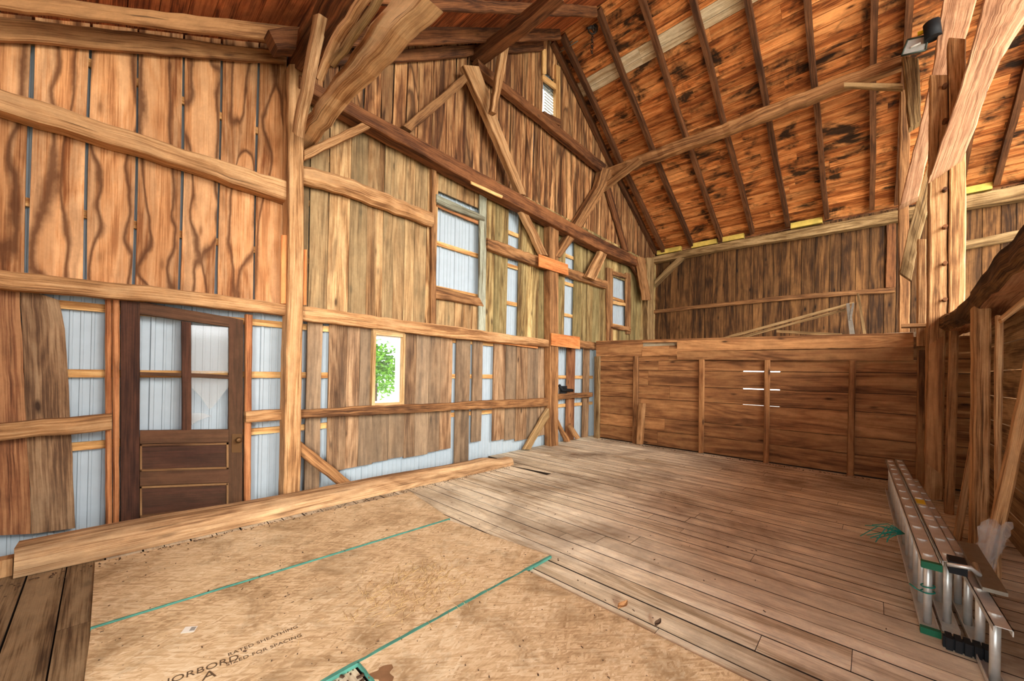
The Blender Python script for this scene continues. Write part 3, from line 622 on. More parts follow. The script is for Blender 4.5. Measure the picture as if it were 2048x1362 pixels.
# high gable vent with louvres
v = thing('louvre_vent', 'small bright louvred window high in the gable peak', 'vent', loc=(GX(1100, 190), 4.9, 6.7))
f_ = strip_mb(('y', 4.86), [(1112, 128), (1112, 234)], [(1121, 134), (1121, 240)], .08, ch=.002, jit=0); strip_mb(('y', 4.86), [(1085, 98), (1085, 150)], [(1093, 98), (1093, 148)], .08, mb=f_, ch=.002, jit=0)
strip_mb(('y', 4.86), [(1085, 147), (1113, 168)], [(1085, 157), (1113, 179)], .05, mb=f_, ch=.002, jit=0); f_.build('frame', 'lumber', v)
sl = MB(); za = GZ(1085, 222); zb = GZ(1085, 160); xa, xb = vnt[0]+.02, vnt[1]-.0
for i in range(12):
    z = 6.78+i*.062; sl.loft([[Vector((xx, 4.93, z)), Vector((xx, 4.96, z)), Vector((xx, 4.96, z-.006)), Vector((xx, 4.93, z-.006))] for xx in (xa, xb)])
sl.build('louvre', 'alu_dark', v)
T('sill_board', 'dark ragged board under the louvred window in the gable peak', 'board', ('y', 4.80), [(1088, 222), (1122, 238)], [(1088, 232), (1121, 252)], .07, 'timber_dark', jit=.01)

# small real window
w = thing('window_frame', 'small bright window with green leaves outside', 'window', loc=(smw[0], 4.86, smw[2])); 
fr = MB(); Y0, Y1 = 4.84, 4.99
X0, X1, Z0, Z1 = GX(745, 740, Y0), GX(810, 740, Y0), GZ(778, 812, Y0), GZ(778, 665, Y0)
b_ = .045
for a, c in (((X0, Y0, Z0), (X0+b_, Y1, Z1)), ((X1-b_, Y0, Z0), (X1, Y1, Z1)), ((X0+b_, Y0, Z0), (X1-b_, Y1, Z0+b_)), ((X0+b_, Y0, Z1-b_), (X1-b_, Y1, Z1))): fr.box(a, c)
fr.build('frame', 'frame', w)
sa = MB(); c_ = .02
for a, c in (((X0+b_, 4.9, Z0+b_), (X0+b_+c_, 4.96, Z1-b_)), ((X1-b_-c_, 4.9, Z0+b_), (X1-b_, 4.96, Z1-b_)), ((X0+b_+c_, 4.9, Z0+b_), (X1-b_-c_, 4.96, Z0+b_+c_)), ((X0+b_+c_, 4.9, Z1-b_-c_), (X1-b_-c_, 4.96, Z1-b_)), ((X1-b_-.05, 4.92, Z0+b_+c_), (X1-b_-.04, 4.95, Z1-b_-c_))): sa.box(a, c)
sash = sa.build('sash', 'white', w)
gl = MB(); gl.box((X0+b_+c_, 4.93, Z0+b_+c_), (X1-b_-c_, 4.934, Z1-b_-c_)); gl.build('pane', 'glass', sash)
la = MB(); la.box((X0+b_+.005, 4.885, 1.45), (X0+b_+.018, 4.9, 1.56)); la.build('latch', 'iron', sash)
T('trim_board', 'pale header board over the small bright window', 'board', ('y', 4.85), [(746, 651), (810, 659)], [(746, 665), (810, 671)], .05, 'frame')

# ------------------------------------------------------------------ old door
D = thing('old_panel_door', 'old dark stained panel door with two glass lights and a brass knob', 'door', loc=(GX(240, 900, 4.86), 4.86, -.1))
def dp(name, e1, e2, dep, mat, y=4.84, label=None, jit=.001):
    mb = strip_mb(('y', y), e1, e2, dep, ch=.003, jit=jit); o = mb.build(name, mat, D)
    if label: o['label'] = label
    return o
dp('stile', [(241, 600), (241, 1085)], [(280, 605), (279, 1085)], .045, 'door')
dp('stile', [(458, 634), (456, 1050)], [(487, 640), (484, 1050)], .045, 'door')
dp('top_rail', [(280, 603), (458, 634)], [(280, 628), (458, 654)], .045, 'door')
dp('mullion', [(363, 642), (364, 862)], [(382, 645), (383, 862)], .04, 'door')
dp('muntin', [(280, 744), (363, 746)], [(280, 751), (363, 753)], .035, 'door')
dp('muntin', [(382, 746), (458, 750)], [(382, 754), (458, 758)], .035, 'door')
dp('lock_rail', [(280, 861), (457, 859)], [(280, 888), (457, 884)], .045, 'door')
dp('lower_rail', [(280, 944), (457, 938)], [(280, 972), (457, 965)], .045, 'door')
dp('bottom_rail', [(280, 1036), (457, 1018)], [(280, 1085), (457, 1050)], .045, 'door')
dp('panel', [(279, 884), (459, 881)], [(279, 950), (459, 942)], .02, 'door_panel', 4.855)
dp('panel', [(279, 968), (459, 962)], [(279, 1042), (459, 1024)], .02, 'door_panel', 4.855)
for (l, t0, t1, r_, b0, b1) in ((280, 889, 885, 457, 943, 938), (280, 973, 966, 457, 1035, 1018)):
    mm = strip_mb(('y', 4.838), [(l, t0), (r_, t1)], [(l, t0+4), (r_, t1+4)], .02, ch=.001, jit=0); strip_mb(('y', 4.838), [(l, b0-4), (r_, b1-4)], [(l, b0), (r_, b1)], .02, mb=mm, ch=.001, jit=0)
    strip_mb(('y', 4.838), [(l, t0), (l, b0)], [(l+4, t0), (l+4, b0)], .02, mb=mm, ch=.001, jit=0); strip_mb(('y', 4.838), [(r_-4, t1), (r_-4, b1)], [(r_, t1), (r_, b1)], .02, mb=mm, ch=.001, jit=0)
    mm.build('moulding', 'door_dust', D)
for e in ([(382, 650), (458, 655), (458, 700), (460, 745), (382, 748)], [(383, 752), (458, 755), (456, 775), (425, 815), (418, 818), (400, 792), (383, 775)], [(383, 826), (405, 826), (422, 832), (395, 842), (383, 850)]):
    g = MB(); P0 = [on(*p, ('y', 4.86)) for p in e]; g.loft([P0, [p+Vector((0, .003, 0)) for p in P0]]); o = g.build('glass', 'glass_dusty', D); o['label'] = 'broken dusty window glass'
kb = MB(); c0 = on(475, 879, ('y', 4.84))
kb.tube([c0, c0+Vector((0, -.03, 0)), c0+Vector((0, -.035, 0)), c0+Vector((0, -.055, 0)), c0+Vector((0, -.07, 0)), c0+Vector((0, -.074, 0))], .012, 14)
for i, rr in enumerate((.012, .012, .02, .031, .024, .01)):
    for j in range(14):
        a = Vector(kb.v[i*14+j])-(c0+Vector((0, [0, -.03, -.035, -.055, -.07, -.074][i], 0))); a = a*(rr/.012); kb.v[i*14+j] = tuple(c0+Vector((0, [0, -.03, -.035, -.055, -.07, -.074][i], 0))+a)
lp_ = dp('lock_plate', [(464, 868), (463, 905)], [(484, 868), (483, 905)], .004, 'brass', 4.835)
kb.build('knob', 'brass', lp_)

# ------------------------------------------------------------------ log on the floor along the wall
def logmesh():
    mb = MB(); n = 46; A = Vector((-.41, 4.43, 0)); B = Vector((4.62, 4.28, 0)); rings = []
    rr = random.Random(5)
    for i in range(n+1):
        t = i/n; p = A.lerp(B, t); hw = .155+.01*sin(t*9)+(-.03*t); hh = .20-.035*t+.008*sin(t*14)
        if t > .86: hh *= 1+.12*sin((t-.86)*45)-.35*(t-.86)/.14; hw *= 1-.1*(t-.86)/.14
        ring = []
        for a, rad in ((0, 1), (.35, 1.0), (.75, 1.02), (1.15, 1.0), (1.57, .98), (1.98, 1.0), (2.4, 1.0), (2.8, .98), (3.14, 1)):
            q = hw*math.copysign(abs(cos(a))**.7, cos(a)); z = hh*abs(sin(a))**.75
            ring.append(p+Vector((rr.uniform(-.004, .004), -q*rad+rr.uniform(-.004, .004), z*rad+.005)))
        rings.append(ring)
    mb.loft(rings, smooth=False); return mb
tag(logmesh().build('log', 'log', origin=Vector((-.41, 4.43, 0))), 'long weathered log lying on the floor along the gable wall', 'log')
bk = MB(); bk.box((-.50, 4.36, .0), (-.42, 4.46, .12)); tag(bk.build('wood_block', 'timber', origin=Vector((-.5, 4.4, 0))), 'small wood block at the near end of the floor log', 'block')

# ------------------------------------------------------------------ strand board sheets
def sheet(label, pts, z, th=.018, edges=(), rnd=None, text=None):
    root = thing('strand_board_sheet', label, 'board', 'strand board sheets on the floor', loc=on(*pts[0], ('z', 0)))
    P = [on(*p, ('z', z+th)) for p in pts]; mb = MB(); u = (P[1]-P[0]).normalized(); v_ = (P[3]-P[0]); v_ = (v_-u*v_.dot(u)).normalized()
    b = len(mb.v); rnd = rnd or (R.random(), R.random(), R.random())
    mb.v += [tuple(p) for p in P]+[tuple(p-Vector((0, 0, th))) for p in P]; n = len(P)
    fs = [tuple(range(n)), tuple(range(2*n-1, n-1, -1))]+[(i, i+n, (i+1) % n+n, (i+1) % n) for i in range(n)]
    for f in fs:
        mb.f.append(f); mb.uv.append(tuple(((Vector(mb.v[q])-P[0]).dot(u), (Vector(mb.v[q])-P[0]).dot(v_)) for q in f)); mb.c.append(rnd); mb.m.append(0); mb.sm.append(False)
    mb.build('board', 'osb', root)
    for (i, j, wd) in edges:
        a, c = P[i], P[j]; d = (c-a).normalized(); pr = Vector((-d.y, d.x, 0)); cen = sum(P, Vector())/n
        if (cen-a).dot(pr) < 0: pr = -pr
        e = MB(); up = Vector((0, 0, .0012)); dn = Vector((0, 0, -th)); rings = []; k = 30; rr = random.Random(3)
        for q in range(k+1):
            p = a.lerp(c, q/k); ww = wd*rr.uniform(.6, 1.1)
            rings.append([p-pr*.002+up, p+pr*ww+up, p+pr*ww+up*.2, p-pr*.002+dn])
        e.loft(rings); o = e.build('painted_edge', 'teal', root); o['label'] = 'teal painted edge'
    return root, P
s1, P1 = sheet('strand board sheet lying closest to the long log', [(190, 1125), (822, 984), (900, 1037), (181, 1256)], .0, edges=((2, 3, .012),))
s2, P2 = sheet('middle strand board sheet with stamped lettering and paper label', [(182, 1259), (897, 1040), (1103, 1112), (644, 1362), (400, 1500), (150, 1500)], .0, edges=((2, 4, .022),))
s3, P3 = sheet('near strand board sheet with a dark stain, at the bottom of the photo', [(715, 1325), (1052, 1140), (1500, 1362), (1800, 1500), (860, 1500)], -.0, edges=((0, 4, .009),))
def text(body, at_, ux, size, parent, z, mat='ink'):
    c = bpy.data.curves.new('stamp_text', 'FONT'); c.body = body; c.size = size; c.extrude = .0004; c.space_character = 1.05
    to = bpy.data.objects.new('tmp', c); COL.objects.link(to); dg = bpy.context.evaluated_depsgraph_get(); me = bpy.data.meshes.new_from_object(to.evaluated_get(dg))
    bpy.data.objects.remove(to); ux = ux.normalized(); uy = Vector((-ux.y, ux.x, 0)); o = Vector(parent['_o'])
    for v_ in me.vertices: q = v_.co.copy(); v_.co = at_+ux*q.x+uy*q.y+Vector((0, 0, q.z))-o; v_.co.z = z+q.z-o.z
    me.materials.clear(); me.materials.append(M[mat]); ob_ = bpy.data.objects.new('stamped_lettering', me); COL.objects.link(ob_); ob_.parent = parent; ob_['label'] = 'dark stamped lettering'
fz_ = lambda x, y: on(x, y, ('z', .018))
ux = (fz_(470, 1322)-fz_(360, 1361))
text('NORBORD', fz_(312, 1377), ux, .062, s2, .0188)
text('A', fz_(403, 1363), ux, .085, s2, .0188)
text('RATED SHEATHING', fz_(456, 1313), fz_(560, 1270)-fz_(456, 1313), .036, s2, .0188)
text('SIZED FOR SPACING', fz_(452, 1333), fz_(560, 1290)-fz_(452, 1333), .036, s2, .0188)
lb = MB(); q = [fz_(361, 1267), fz_(388, 1264), fz_(396, 1252), fz_(371, 1254)]; lb.loft([[p+Vector((0, 0, .0003)) for p in q], [p+Vector((0, 0, .0012)) for p in q]]); lo_ = lb.build('paper_label', 'paper', s2); lo_['label'] = 'white paper barcode label'
bc = MB(); 
for i in range(9):
    a = q[0].lerp(q[1], .55+.045*i); b = q[3].lerp(q[2], .55+.045*i); d = (q[1]-q[0])*.018; bc.loft([[a.lerp(b, .25)+Vector((0, 0, .0013)), a.lerp(b, .25)+d+Vector((0, 0, .0013)), a.lerp(b, .85)+d+Vector((0, 0, .0013)), a.lerp(b, .85)+Vector((0, 0, .0013))], [a.lerp(b, .25)+Vector((0, 0, .0018)), a.lerp(b, .25)+d+Vector((0, 0, .0018)), a.lerp(b, .85)+d+Vector((0, 0, .0018)), a.lerp(b, .85)+Vector((0, 0, .0018))]])
bc.build('barcode', 'rubber', s2)
# dark stain on near sheet
st = MB(); c0 = on(766, 1348, ('z', .0183)); ring = []
for i in range(18): a = 2*pi*i/18; r_ = .05*(1+.3*sin(3*a)+.15*sin(5*a+1)); ring.append(c0+Vector((cos(a)*r_, sin(a)*r_*1.1, 0)))
st.loft([ring, [p+Vector((0, 0, .0006)) for p in ring]]); o = st.build('stain', 'stain', s3); o['label'] = 'dark round stain'

# ------------------------------------------------------------------ partition: fascia boards, studs
PX = ('x', XP-.05)
T('fascia_board', 'top partition board left of the bright gap', 'board', PX, [(1192, 684), (1285, 681)], [(1192, 713), (1285, 713)], .03, 'partition', ch=.002, jit=.002)
T('fascia_board', 'narrow partition board just under the bright gap', 'board', ('x', XP-.055), [(1284, 698), (1354, 697)], [(1284, 713), (1354, 712)], .03, 'partition', ch=.002, jit=.002)
T('fascia_board', 'thin top strip above the bright gap in the partition', 'board', ('x', XP-.055), [(1284, 681), (1354, 679)], [(1284, 685), (1354, 684)], .03, 'partition', ch=.001, jit=.001)
T('fascia_board', 'long upper top board of the partition right of the bright gap', 'board', ('x', XP-.055), [(1354, 680), (1600, 674), (1827, 667)], [(1354, 703), (1600, 698), (1827, 694)], .03, 'partition', ch=.002, jit=.002)
T('fascia_board', 'long lower top board of the partition right of the bright gap', 'board', PX, [(1354, 703), (1600, 700), (1827, 694)], [(1354, 719), (1600, 721), (1827, 722)], .03, 'partition', ch=.002, jit=.002)
T('stud', 'pale corner stud at the left end of the partition', 'stud', ('x', XP-.06), [(1188, 713), (1187, 881)], [(1199, 713), (1198, 881)], .06, 'timber_grey', jit=.001)
T('stud', 'partition stud behind the leaning pale board', 'stud', ('x', XP-.06), [(1266, 712), (1264, 890)], [(1276, 712), (1274, 890)], .06, 'timber_brown', jit=.001)
T('stud', 'second partition stud, between the leaning board and the bright slits', 'stud', ('x', XP-.06), [(1397, 719), (1396, 906)], [(1408, 719), (1406, 906)], .06, 'partition', jit=.001)
T('stud', 'partition stud crossing the two bright slits', 'stud', ('x', XP-.06), [(1528, 720), (1526, 926)], [(1540, 720), (1537, 926)], .06, 'partition', jit=.001)
T('stud', 'last partition stud, near the ladders', 'stud', ('x', XP-.06), [(1698, 721), (1693, 952)], [(1712, 721), (1708, 952)], .06, 'partition', jit=.001)
T('stud', 'dark end post where the partition meets the right wall', 'post', ('x', XP-.1), [(1835, 700), (1832, 985)], [(1852, 700), (1850, 985)], .12, 'timber_brown', jit=.002)
T('leaning_board', 'short pale board leaning against the partition stud', 'board', ('x', XP-.12), [(1276, 806), (1272, 888)], [(1291, 807), (1286, 889)], .025, 'timber', jit=.001)
T('top_plate', 'ledge capping the partition', 'board', ('x', XP-.06), [(1192, 682), (1827, 665)], [(1192, 684), (1827, 668)], .12, 'partition', ch=.001, jit=.0)
# haymow floor behind partition and lumber on it
wb = MB(); wb.box((XP+.10, on(1352, 690, PX).y-.1, 1.9), (XP+.13, on(1286, 690, PX).y+.1, 2.20)); tag(wb.build('pale_gap_board', 'roof_white'), 'whitish board with painted-in light, showing through the gap at the top of the partition', 'board')  # pale tone stands in for light on the boards behind
dk = MB(); dk.box((XP+.32, -.62, 2.16), (11.8, 4.88, 2.22)); struct('floor_loft', dk, 'floor')
hm = MB(); hm.box((XP+.16, -.62, 2.08), (XP+.3, 4.9, 2.14)); tag(hm.build('loft_edge_beam', 'timber_brown'), 'dark beam behind the top of the partition', 'beam')
T('lumber_stick', 'upper long slanting stick above the partition', 'lumber', ('x', 9.2), [(1410, 684), (1708, 603)], [(1419, 687), (1709, 608)], .03, 'timber_grey', ch=.002, jit=.002)
T('lumber_stick', 'lower slanting stick above the partition', 'lumber', ('x', 9.1), [(1450, 681), (1692, 616)], [(1458, 684), (1692, 621)], .03, 'timber_grey', ch=.002, jit=.002)
T('lumber_stick', 'nearly level board end lying on top of the partition', 'lumber', ('x', 8.9), [(1553, 660), (1684, 667)], [(1553, 665), (1684, 673)], .03, 'timber_grey', ch=.002, jit=.002)
T('lumber_stick', 'left leg of the inverted V of sticks above the partition', 'lumber', ('x', 8.8), [(1692, 607), (1700, 676)], [(1699, 606), (1711, 676)], .03, 'alu_dark', ch=.002, jit=.001)
T('lumber_stick', 'right leg of the inverted V of sticks above the partition', 'lumber', ('x', 8.78), [(1704, 606), (1698, 640)], [(1709, 606), (1703, 640)], .03, 'alu_dark', ch=.002, jit=.001)
T('lumber_stick', 'tallest leaning stick above the partition near the posts', 'lumber', ('x', 8.75), [(1713, 588), (1728, 680)], [(1718, 586), (1735, 680)], .03, 'timber_grey', ch=.002, jit=.001)

# ------------------------------------------------------------------ right frame: posts, braces, log beam, wall studs
T('post', 'left half of the tall lit double post with round peg shadows', 'post', ('x', 7.25), [(1860, 150), (1859, 400), (1849, 1000)], [(1895, 150), (1896, 400), (1886, 1000)], .2, 'timber', jit=.004, rnd=(.5, .2, .3))
for py, nm in ((177, 'topmost'), (247, 'second highest'), (383, 'third from the top'), (457, 'fourth from the top'), (530, 'second lowest'), (602, 'lowest')):
    c0 = on(1889, py, ('x', 7.25)); pg = MB(); pg.tube([c0+Vector((.05, 0, -.0)), c0+Vector((-.07, .0, .015))], .022, 8); tag(pg.build('climbing_peg', 'timber_dark', origin=c0), nm + ' dark wooden peg sticking out of the tall double post', 'peg', 'climbing pegs on the tall double post')
T('post', 'right half of the tall lit double post', 'post', ('x', 7.22), [(1898, 75), (1899, 400), (1898, 600), (1897, 640)], [(1932, 78), (1933, 400), (1930, 600), (1929, 640)], .2, 'timber', jit=.003, rnd=(.6, .2, .7))
T('brace', 'huge curved hewn brace at the upper right crossing the double post', 'brace', ('x', 6.95), [(1862, 350), (1880, 290), (1915, 190), (1945, 90), (1962, 30), (1972, -12)], [(1932, 303), (1955, 250), (1980, 165), (2010, 95), (2048, 35), (2078, -12)], .28, 'timber_pink', jit=.006)
T('brace', 'second curved hewn brace behind the floodlight', 'brace', ('x', 8.0), [(1798, 412), (1822, 320), (1846, 230), (1866, 130), (1888, -12)], [(1838, 392), (1860, 300), (1888, 170), (1925, 90), (1958, -12)], .22, 'timber_pink', jit=.006)
T('post', 'slim pink-brown post rising behind the second curved brace', 'post', ('x', 8.9), [(1800, 180), (1797, 420), (1798, 680)], [(1822, 180), (1818, 420), (1820, 680)], .15, 'timber_brown', jit=.004)
T('post', 'narrow pale post left of the tall double post', 'post', ('x', 7.9), [(1835, 478), (1834, 692)], [(1853, 478), (1853, 692)], .15, 'timber', jit=.003)
T('brace', 'lower curved brace between the slim post and the double post', 'brace', ('x', 8.2), [(1800, 545), (1815, 470), (1838, 385), (1858, 320)], [(1822, 560), (1834, 500), (1856, 420), (1862, 380)], .15, 'timber_grey', jit=.005)
T('queen_post', 'canted grey post end under the floodlight', 'post', ('x', 8.45), [(1804, 112), (1812, 180), (1819, 255)], [(1838, 116), (1842, 180), (1842, 240)], .18, 'timber_grey', jit=.005)
T('brace', 'short level brace between the purlin and the post under the floodlight', 'brace', ('x', 8.4), [(1688, 163), (1806, 166)], [(1688, 173), (1806, 180)], .08, 'timber_grey')
T('board', 'dark upright board on the back wall left of the slim post', 'board', ('x', 11.8), [(1773, 440), (1772, 575)], [(1792, 445), (1792, 575)], .03, 'timber_dark')
T('shelf_block', 'small horizontal block nailed across the posts at the partition top', 'block', ('x', 7.15), [(1803, 647), (1852, 645)], [(1803, 655), (1852, 653)], .1, 'timber_brown')
bd = Vector((0, -1, 0))
lbm = strip_mb(('y', -.60), [(1826, 664), (1858, 643), (1903, 617), (1944, 573), (1968, 540), (1995, 500), (2048, 430), (2110, 345)], [(1826, 690), (1853, 678), (1921, 645), (1950, 607), (1968, 590), (1995, 566), (2048, 520), (2110, 465)], .3, bk=bd, ch=.05, jit=.012)
for k_ in range(len(lbm.m)-2):
    if k_ % 8 == 2: lbm.m[k_] = 1  # hewn underside given a pinker, lighter tone, its light painted in
tag(lbm.build('log_beam', ['bark', 'timber_pink'], origin=Vector(lbm.v[0])), 'rough dark log beam running along the top of the right wall', 'beam')
T('post', 'square post of the right wall under the log beam', 'post', ('x', 5.15), [(1949, 612), (1945, 1120)], [(1985, 617), (1976, 1135)], .2, 'timber', jit=.003)
T('stud', 'right wall stud between the partition and the square post', 'stud', ('x', 6.6), [(1899, 662), (1888, 1060)], [(1919, 662), (1908, 1060)], .1, 'timber_brown', jit=.002)
T('stud', 'lit stud right of the square post on the right wall', 'stud', ('x', 4.6), [(1994, 630), (1990, 1185)], [(2008, 632), (2003, 1185)], .08, 'timber_pale', jit=.002)
T('brace', 'slender pale brace at the foot of the square post', 'brace', ('x', 5.6), [(1943, 872), (1906, 1080)], [(1947, 940), (1922, 1090)], .06, 'timber', jit=.001)
T('leaning_stud', 'long pale stud leaning in the right foreground wrapped in clear plastic', 'stud', ('x', 4.35), [(2060, 690), (2029, 840), (1958, 1165)], [(2095, 690), (2056, 860), (1982, 1195)], .09, 'timber', jit=.002)
T('brace', 'pale brace under the log beam at the right edge', 'brace', ('x', 4.4), [(2000, 634), (2060, 583)], [(2005, 645), (2064, 600)], .09, 'timber')
T('wall_panel', 'reddish board panel on the right wall next to the partition', 'board', ('x', 7.0), [(1857, 690), (1851, 925)], [(1886, 672), (1882, 948)], .03, 'partition', ch=.002, jit=.002)
pl = MB(); c0 = on(1975, 1080, ('x', 4.3)); rr = random.Random(2); rings = []
for i in range(9):
    t = i/8; cc = c0+Vector((0, -.04+t*.07, .14-t*.3)); rings.append([cc+Vector((-.05-.035*abs(sin(3*a+i)), 0, 0))*abs(cos(a)) + Vector((.07*cos(a), .055*sin(a)*(1+.3*sin(a*3+i*1.7)), .02*sin(a*4+i))) for a in [2*pi*j/14 for j in range(14)]])
pl.loft(rings, caps=False); tag(pl.build('plastic_wrap', 'film', origin=c0), 'crumpled clear plastic film around the leaning stud', 'plastic film')

# ------------------------------------------------------------------ floodlight
fl_ = thing('floodlight', 'small glass-fronted halogen floodlight on the post at the upper right', 'floodlight', loc=on(1830, 90, ('x', 8.2)))
fx = 8.05; q = [on(*p, ('x', fx)) for p in ((1815, 80), (1857, 70), (1851, 101), (1803, 112))]; d = Vector((.12, .0, .10)); ce = sum(q, Vector())/4
hs = MB(); hs.loft([q, [ce+(p-ce)*.97+d*.4 for p in q], [ce+(p-ce)*.55+d for p in q]]); hs.build('housing', 'housing', fl_)
gf = MB(); gf.loft([[ce+(p-ce)*.92+Vector((-.004, 0, -.004)) for p in q], [ce+(p-ce)*.92+Vector((-.008, 0, -.006)) for p in q]]); gf.build('glass', 'glass_dusty', fl_)
rf = MB(); rf.loft([[ce+(p-ce)*.9+Vector((-.002, 0, -.002)) for p in q], [ce+(p-ce)*.901+Vector((-.0025, 0, -.0025)) for p in q]]); rfo = rf.build('reflector', 'reflector', fl_)
bl = MB(); bl.tube([ce+Vector((-.012, .05, -.008)), ce+Vector((-.012, -.05, .0))], .012, 8); bl.build('bulb', 'white', rfo)
fr = MB()
for i in range(4): fr.tube([q[i]+Vector((-.005, 0, 0)), q[(i+1) % 4]+Vector((-.005, 0, 0))], .012, 6)
fr.build('rim', 'housing', fl_)
lb2 = MB(); cc = ce+d*.6+Vector((-.03, -.02, .1)); lb2.box(cc, cc+Vector((.02, -.07, .05))); o = lb2.build('label', 'yellow', fl_); o['label'] = 'pale yellow warning label'
sn = MB(); cc = on(1867, 62, ('x', 8.0)); sn.tube([cc+Vector((0, .02, .13)), cc+Vector((0, 0, -.1))], .085, 16); tag(sn.build('motion_sensor', 'rubber', origin=cc), 'black round sensor beside the floodlight', 'sensor')

# ------------------------------------------------------------------ hay track and pulley at the ridge
tr = MB(); a = on(1122, 100, ('y', 4.8)); 
for off in (0, .05):
    tr.tube([on(1120, 98+off*120, ('y', 4.75)), on(1178, 62+off*120, ('y', 4.2))], .012, 6)
tag(tr.build('hay_track', 'alu_dark'), 'thin metal track bars sticking out under the ridge', 'track')
pk = thing('chain_pulley', 'rusty iron trolley with a hanging chain under the roof ridge', 'pulley', loc=on(1185, 58, ('y', 4.0)))
c0 = on(1184, 60, ('y', 4.0)); wv = MB()
def torus(mb, c, ax, R0, r0, n=16, m_=6):
    ax = ax.normalized(); e = ax.cross(Vector((0, 0, 1))); e = e.normalized() if e.length > .1 else Vector((1, 0, 0)); f2 = ax.cross(e)
    rings = [[c+(e*cos(t)+f2*sin(t))*(R0+r0*cos(s))+ax*r0*sin(s) for s in [2*pi*k/m_ for k in range(m_)]] for t in [2*pi*i/n for i in range(n+1)]]
    mb.loft(rings, caps=False, smooth=True)
torus(wv, c0, Vector((.6, .8, 0)), .075, .018); torus(wv, c0+Vector((.06, -.03, .05)), Vector((.2, .9, .3)), .06, .016); wv.build('wheel', 'iron', pk)
hk = MB(); hk.tube([c0+Vector((-.1, .05, 0)), c0+Vector((.03, 0, .06)), c0+Vector((.18, -.05, .2))], .022, 8); hk.build('bracket', 'iron', pk)
chn = MB()
for i in range(7): torus(chn, c0+Vector((.01, 0, -.10-.055*i)), Vector((1, 0, 0)) if i % 2 else Vector((0, 1, 0)), .026, .008, 10, 5)
chn.build('chain', 'iron', pk)
br = MB(); br.box(Vector(on(1120, 772, ('y', 4.86))), Vector(on(1134, 786, ('y', 4.84)))+Vector((0, .0, 0))); br.tube([on(1118, 770, ('y', 4.85)), on(1124, 780, ('y', 4.82)), on(1145, 781, ('y', 4.82))], .035, 8)
tag(br.build('black_bracket', 'rubber', origin=on(1125, 780, ('y', 4.86))), 'black bracket on the rail beyond the second post', 'bracket')

# ------------------------------------------------------------------ ladders on edge along the right wall
def ladder(root, x0, x1, ya, yb, h, dpt, mat='alu', caps=True, zb=.004, lean=0):
    """on edge: lower rail on the floor, rungs upright, upper rail on top. ya/yb: Y of near and far end (left faces)"""
    def pt(x, dy, z): t = (x-x0)/(x1-x0); return Vector((x, ya+(yb-ya)*t-dy-lean*z, z))
    def rail(z0, z1, zw):
        mb = MB(); w_ = .004
        for a, b, c, e in ((0, dpt, z0 if zw else z1-w_, z0+w_ if zw else z1), (0, w_, z0, z1), (dpt-w_, dpt, z0, z1)):
            mb.loft([[pt(x, a, c), pt(x, b, c), pt(x, b, e), pt(x, a, e)] for x in (x0, x1)])
        return mb
    rails = [rail(zb, zb+.03, True).build('rail', mat, root), rail(zb+h-.03, zb+h, False).build('rail', mat, root)]
    n = int((x1-x0-.2)/.305)
    for i in range(n+1):
        x = x0+.14+i*.305; mb = MB(); rings = []
        for z in (zb+.002, zb+h-.004):
            rings.append([pt(x, dpt/2, z)+Vector((.019*cos(a), .019*sin(a), 0)) for a in [2*pi*k/10 for k in range(10)]])
        mb.loft(rings, smooth=True)
        for s_ in (zb+h,): mb.loft([[pt(x, dpt/2, z)+Vector((.02*cos(a), .024*sin(a), 0)) for a in [2*pi*k/10 for k in range(10)]] for z in (s_, s_+.009)])
        mb.build('rung', mat, root)
    if caps:
        for ri, (z0, z1) in enumerate(((zb, zb+.034), (zb+h-.034, zb+h+.003))):
            for xx in (x0-.012,):
                mb = MB(); mb.loft([[pt(x, -.003, z0-.002), pt(x, dpt+.003, z0-.002), pt(x, dpt+.003, z1), pt(x, -.003, z1)] for x in (xx, xx+.035)]); o = mb.build('end_cap', 'green', rails[ri]); o['label'] = 'green plastic end cap'
    return pt
L1 = thing('extension_ladder', 'aluminium ladder section on edge with green end caps, closest to the open floor', 'ladder', loc=(3.4, -.25, 0))
p1 = ladder(L1, 3.40, 7.35, -.222, -.135, .42, .078)
L2 = thing('extension_ladder', 'aluminium ladder section with yellow label and rung lock, between the other two ladders', 'ladder', loc=(3.5, -.35, 0))
p2 = ladder(L2, 3.50, 7.45, -.312, -.225, .42, .075, caps=False)
yl = MB(); yl.box((4.95, p2(4.95, .008, 0).y-.055, .4246), (5.12, p2(4.95, .008, 0).y, .4262)); o = yl.build('warning_label', 'yellow', L2); o['label'] = 'yellow warning label'
wl = MB(); wl.box((4.45, p2(4.45, .01, 0).y-.05, .4246), (4.6, p2(4.45, .01, 0).y, .4262)); wl.build('sticker', 'paper', L2)
lk = MB(); c0 = p2(3.46, .05, .43); lk.box(c0+Vector((-.02, -.04, -.05)), c0+Vector((.10, .03, .02))); o = lk.build('rung_lock', 'rubber', L2); o['label'] = 'black rung lock'
lk = MB(); lk.tube([c0+Vector((-.03, .04, .0)), c0+Vector((-.03, -.05, .01)), c0+Vector((-.02, -.08, -.02)), c0+Vector((.1, -.08, -.0))], .012, 8); lk.build('lock_arm', 'alu', L2)
ft = MB()
for i in range(5): ft.box((3.28+i*.0, -.31-i*.034-.026, .004), (3.36, -.31-i*.034, .07))
ft.box((3.30, -.49, .004), (3.33, -.30, .065)); o = ft.build('rubber_foot', 'rubber', L2); o['label'] = 'black ribbed rubber foot'
L3 = thing('ladder', 'narrow aluminium ladder on edge nearest the right wall', 'ladder', loc=(3.0, -.48, 0))
p3 = ladder(L3, 2.95, 6.6, -.425, -.33, .34, .06, 'alu', caps=False)
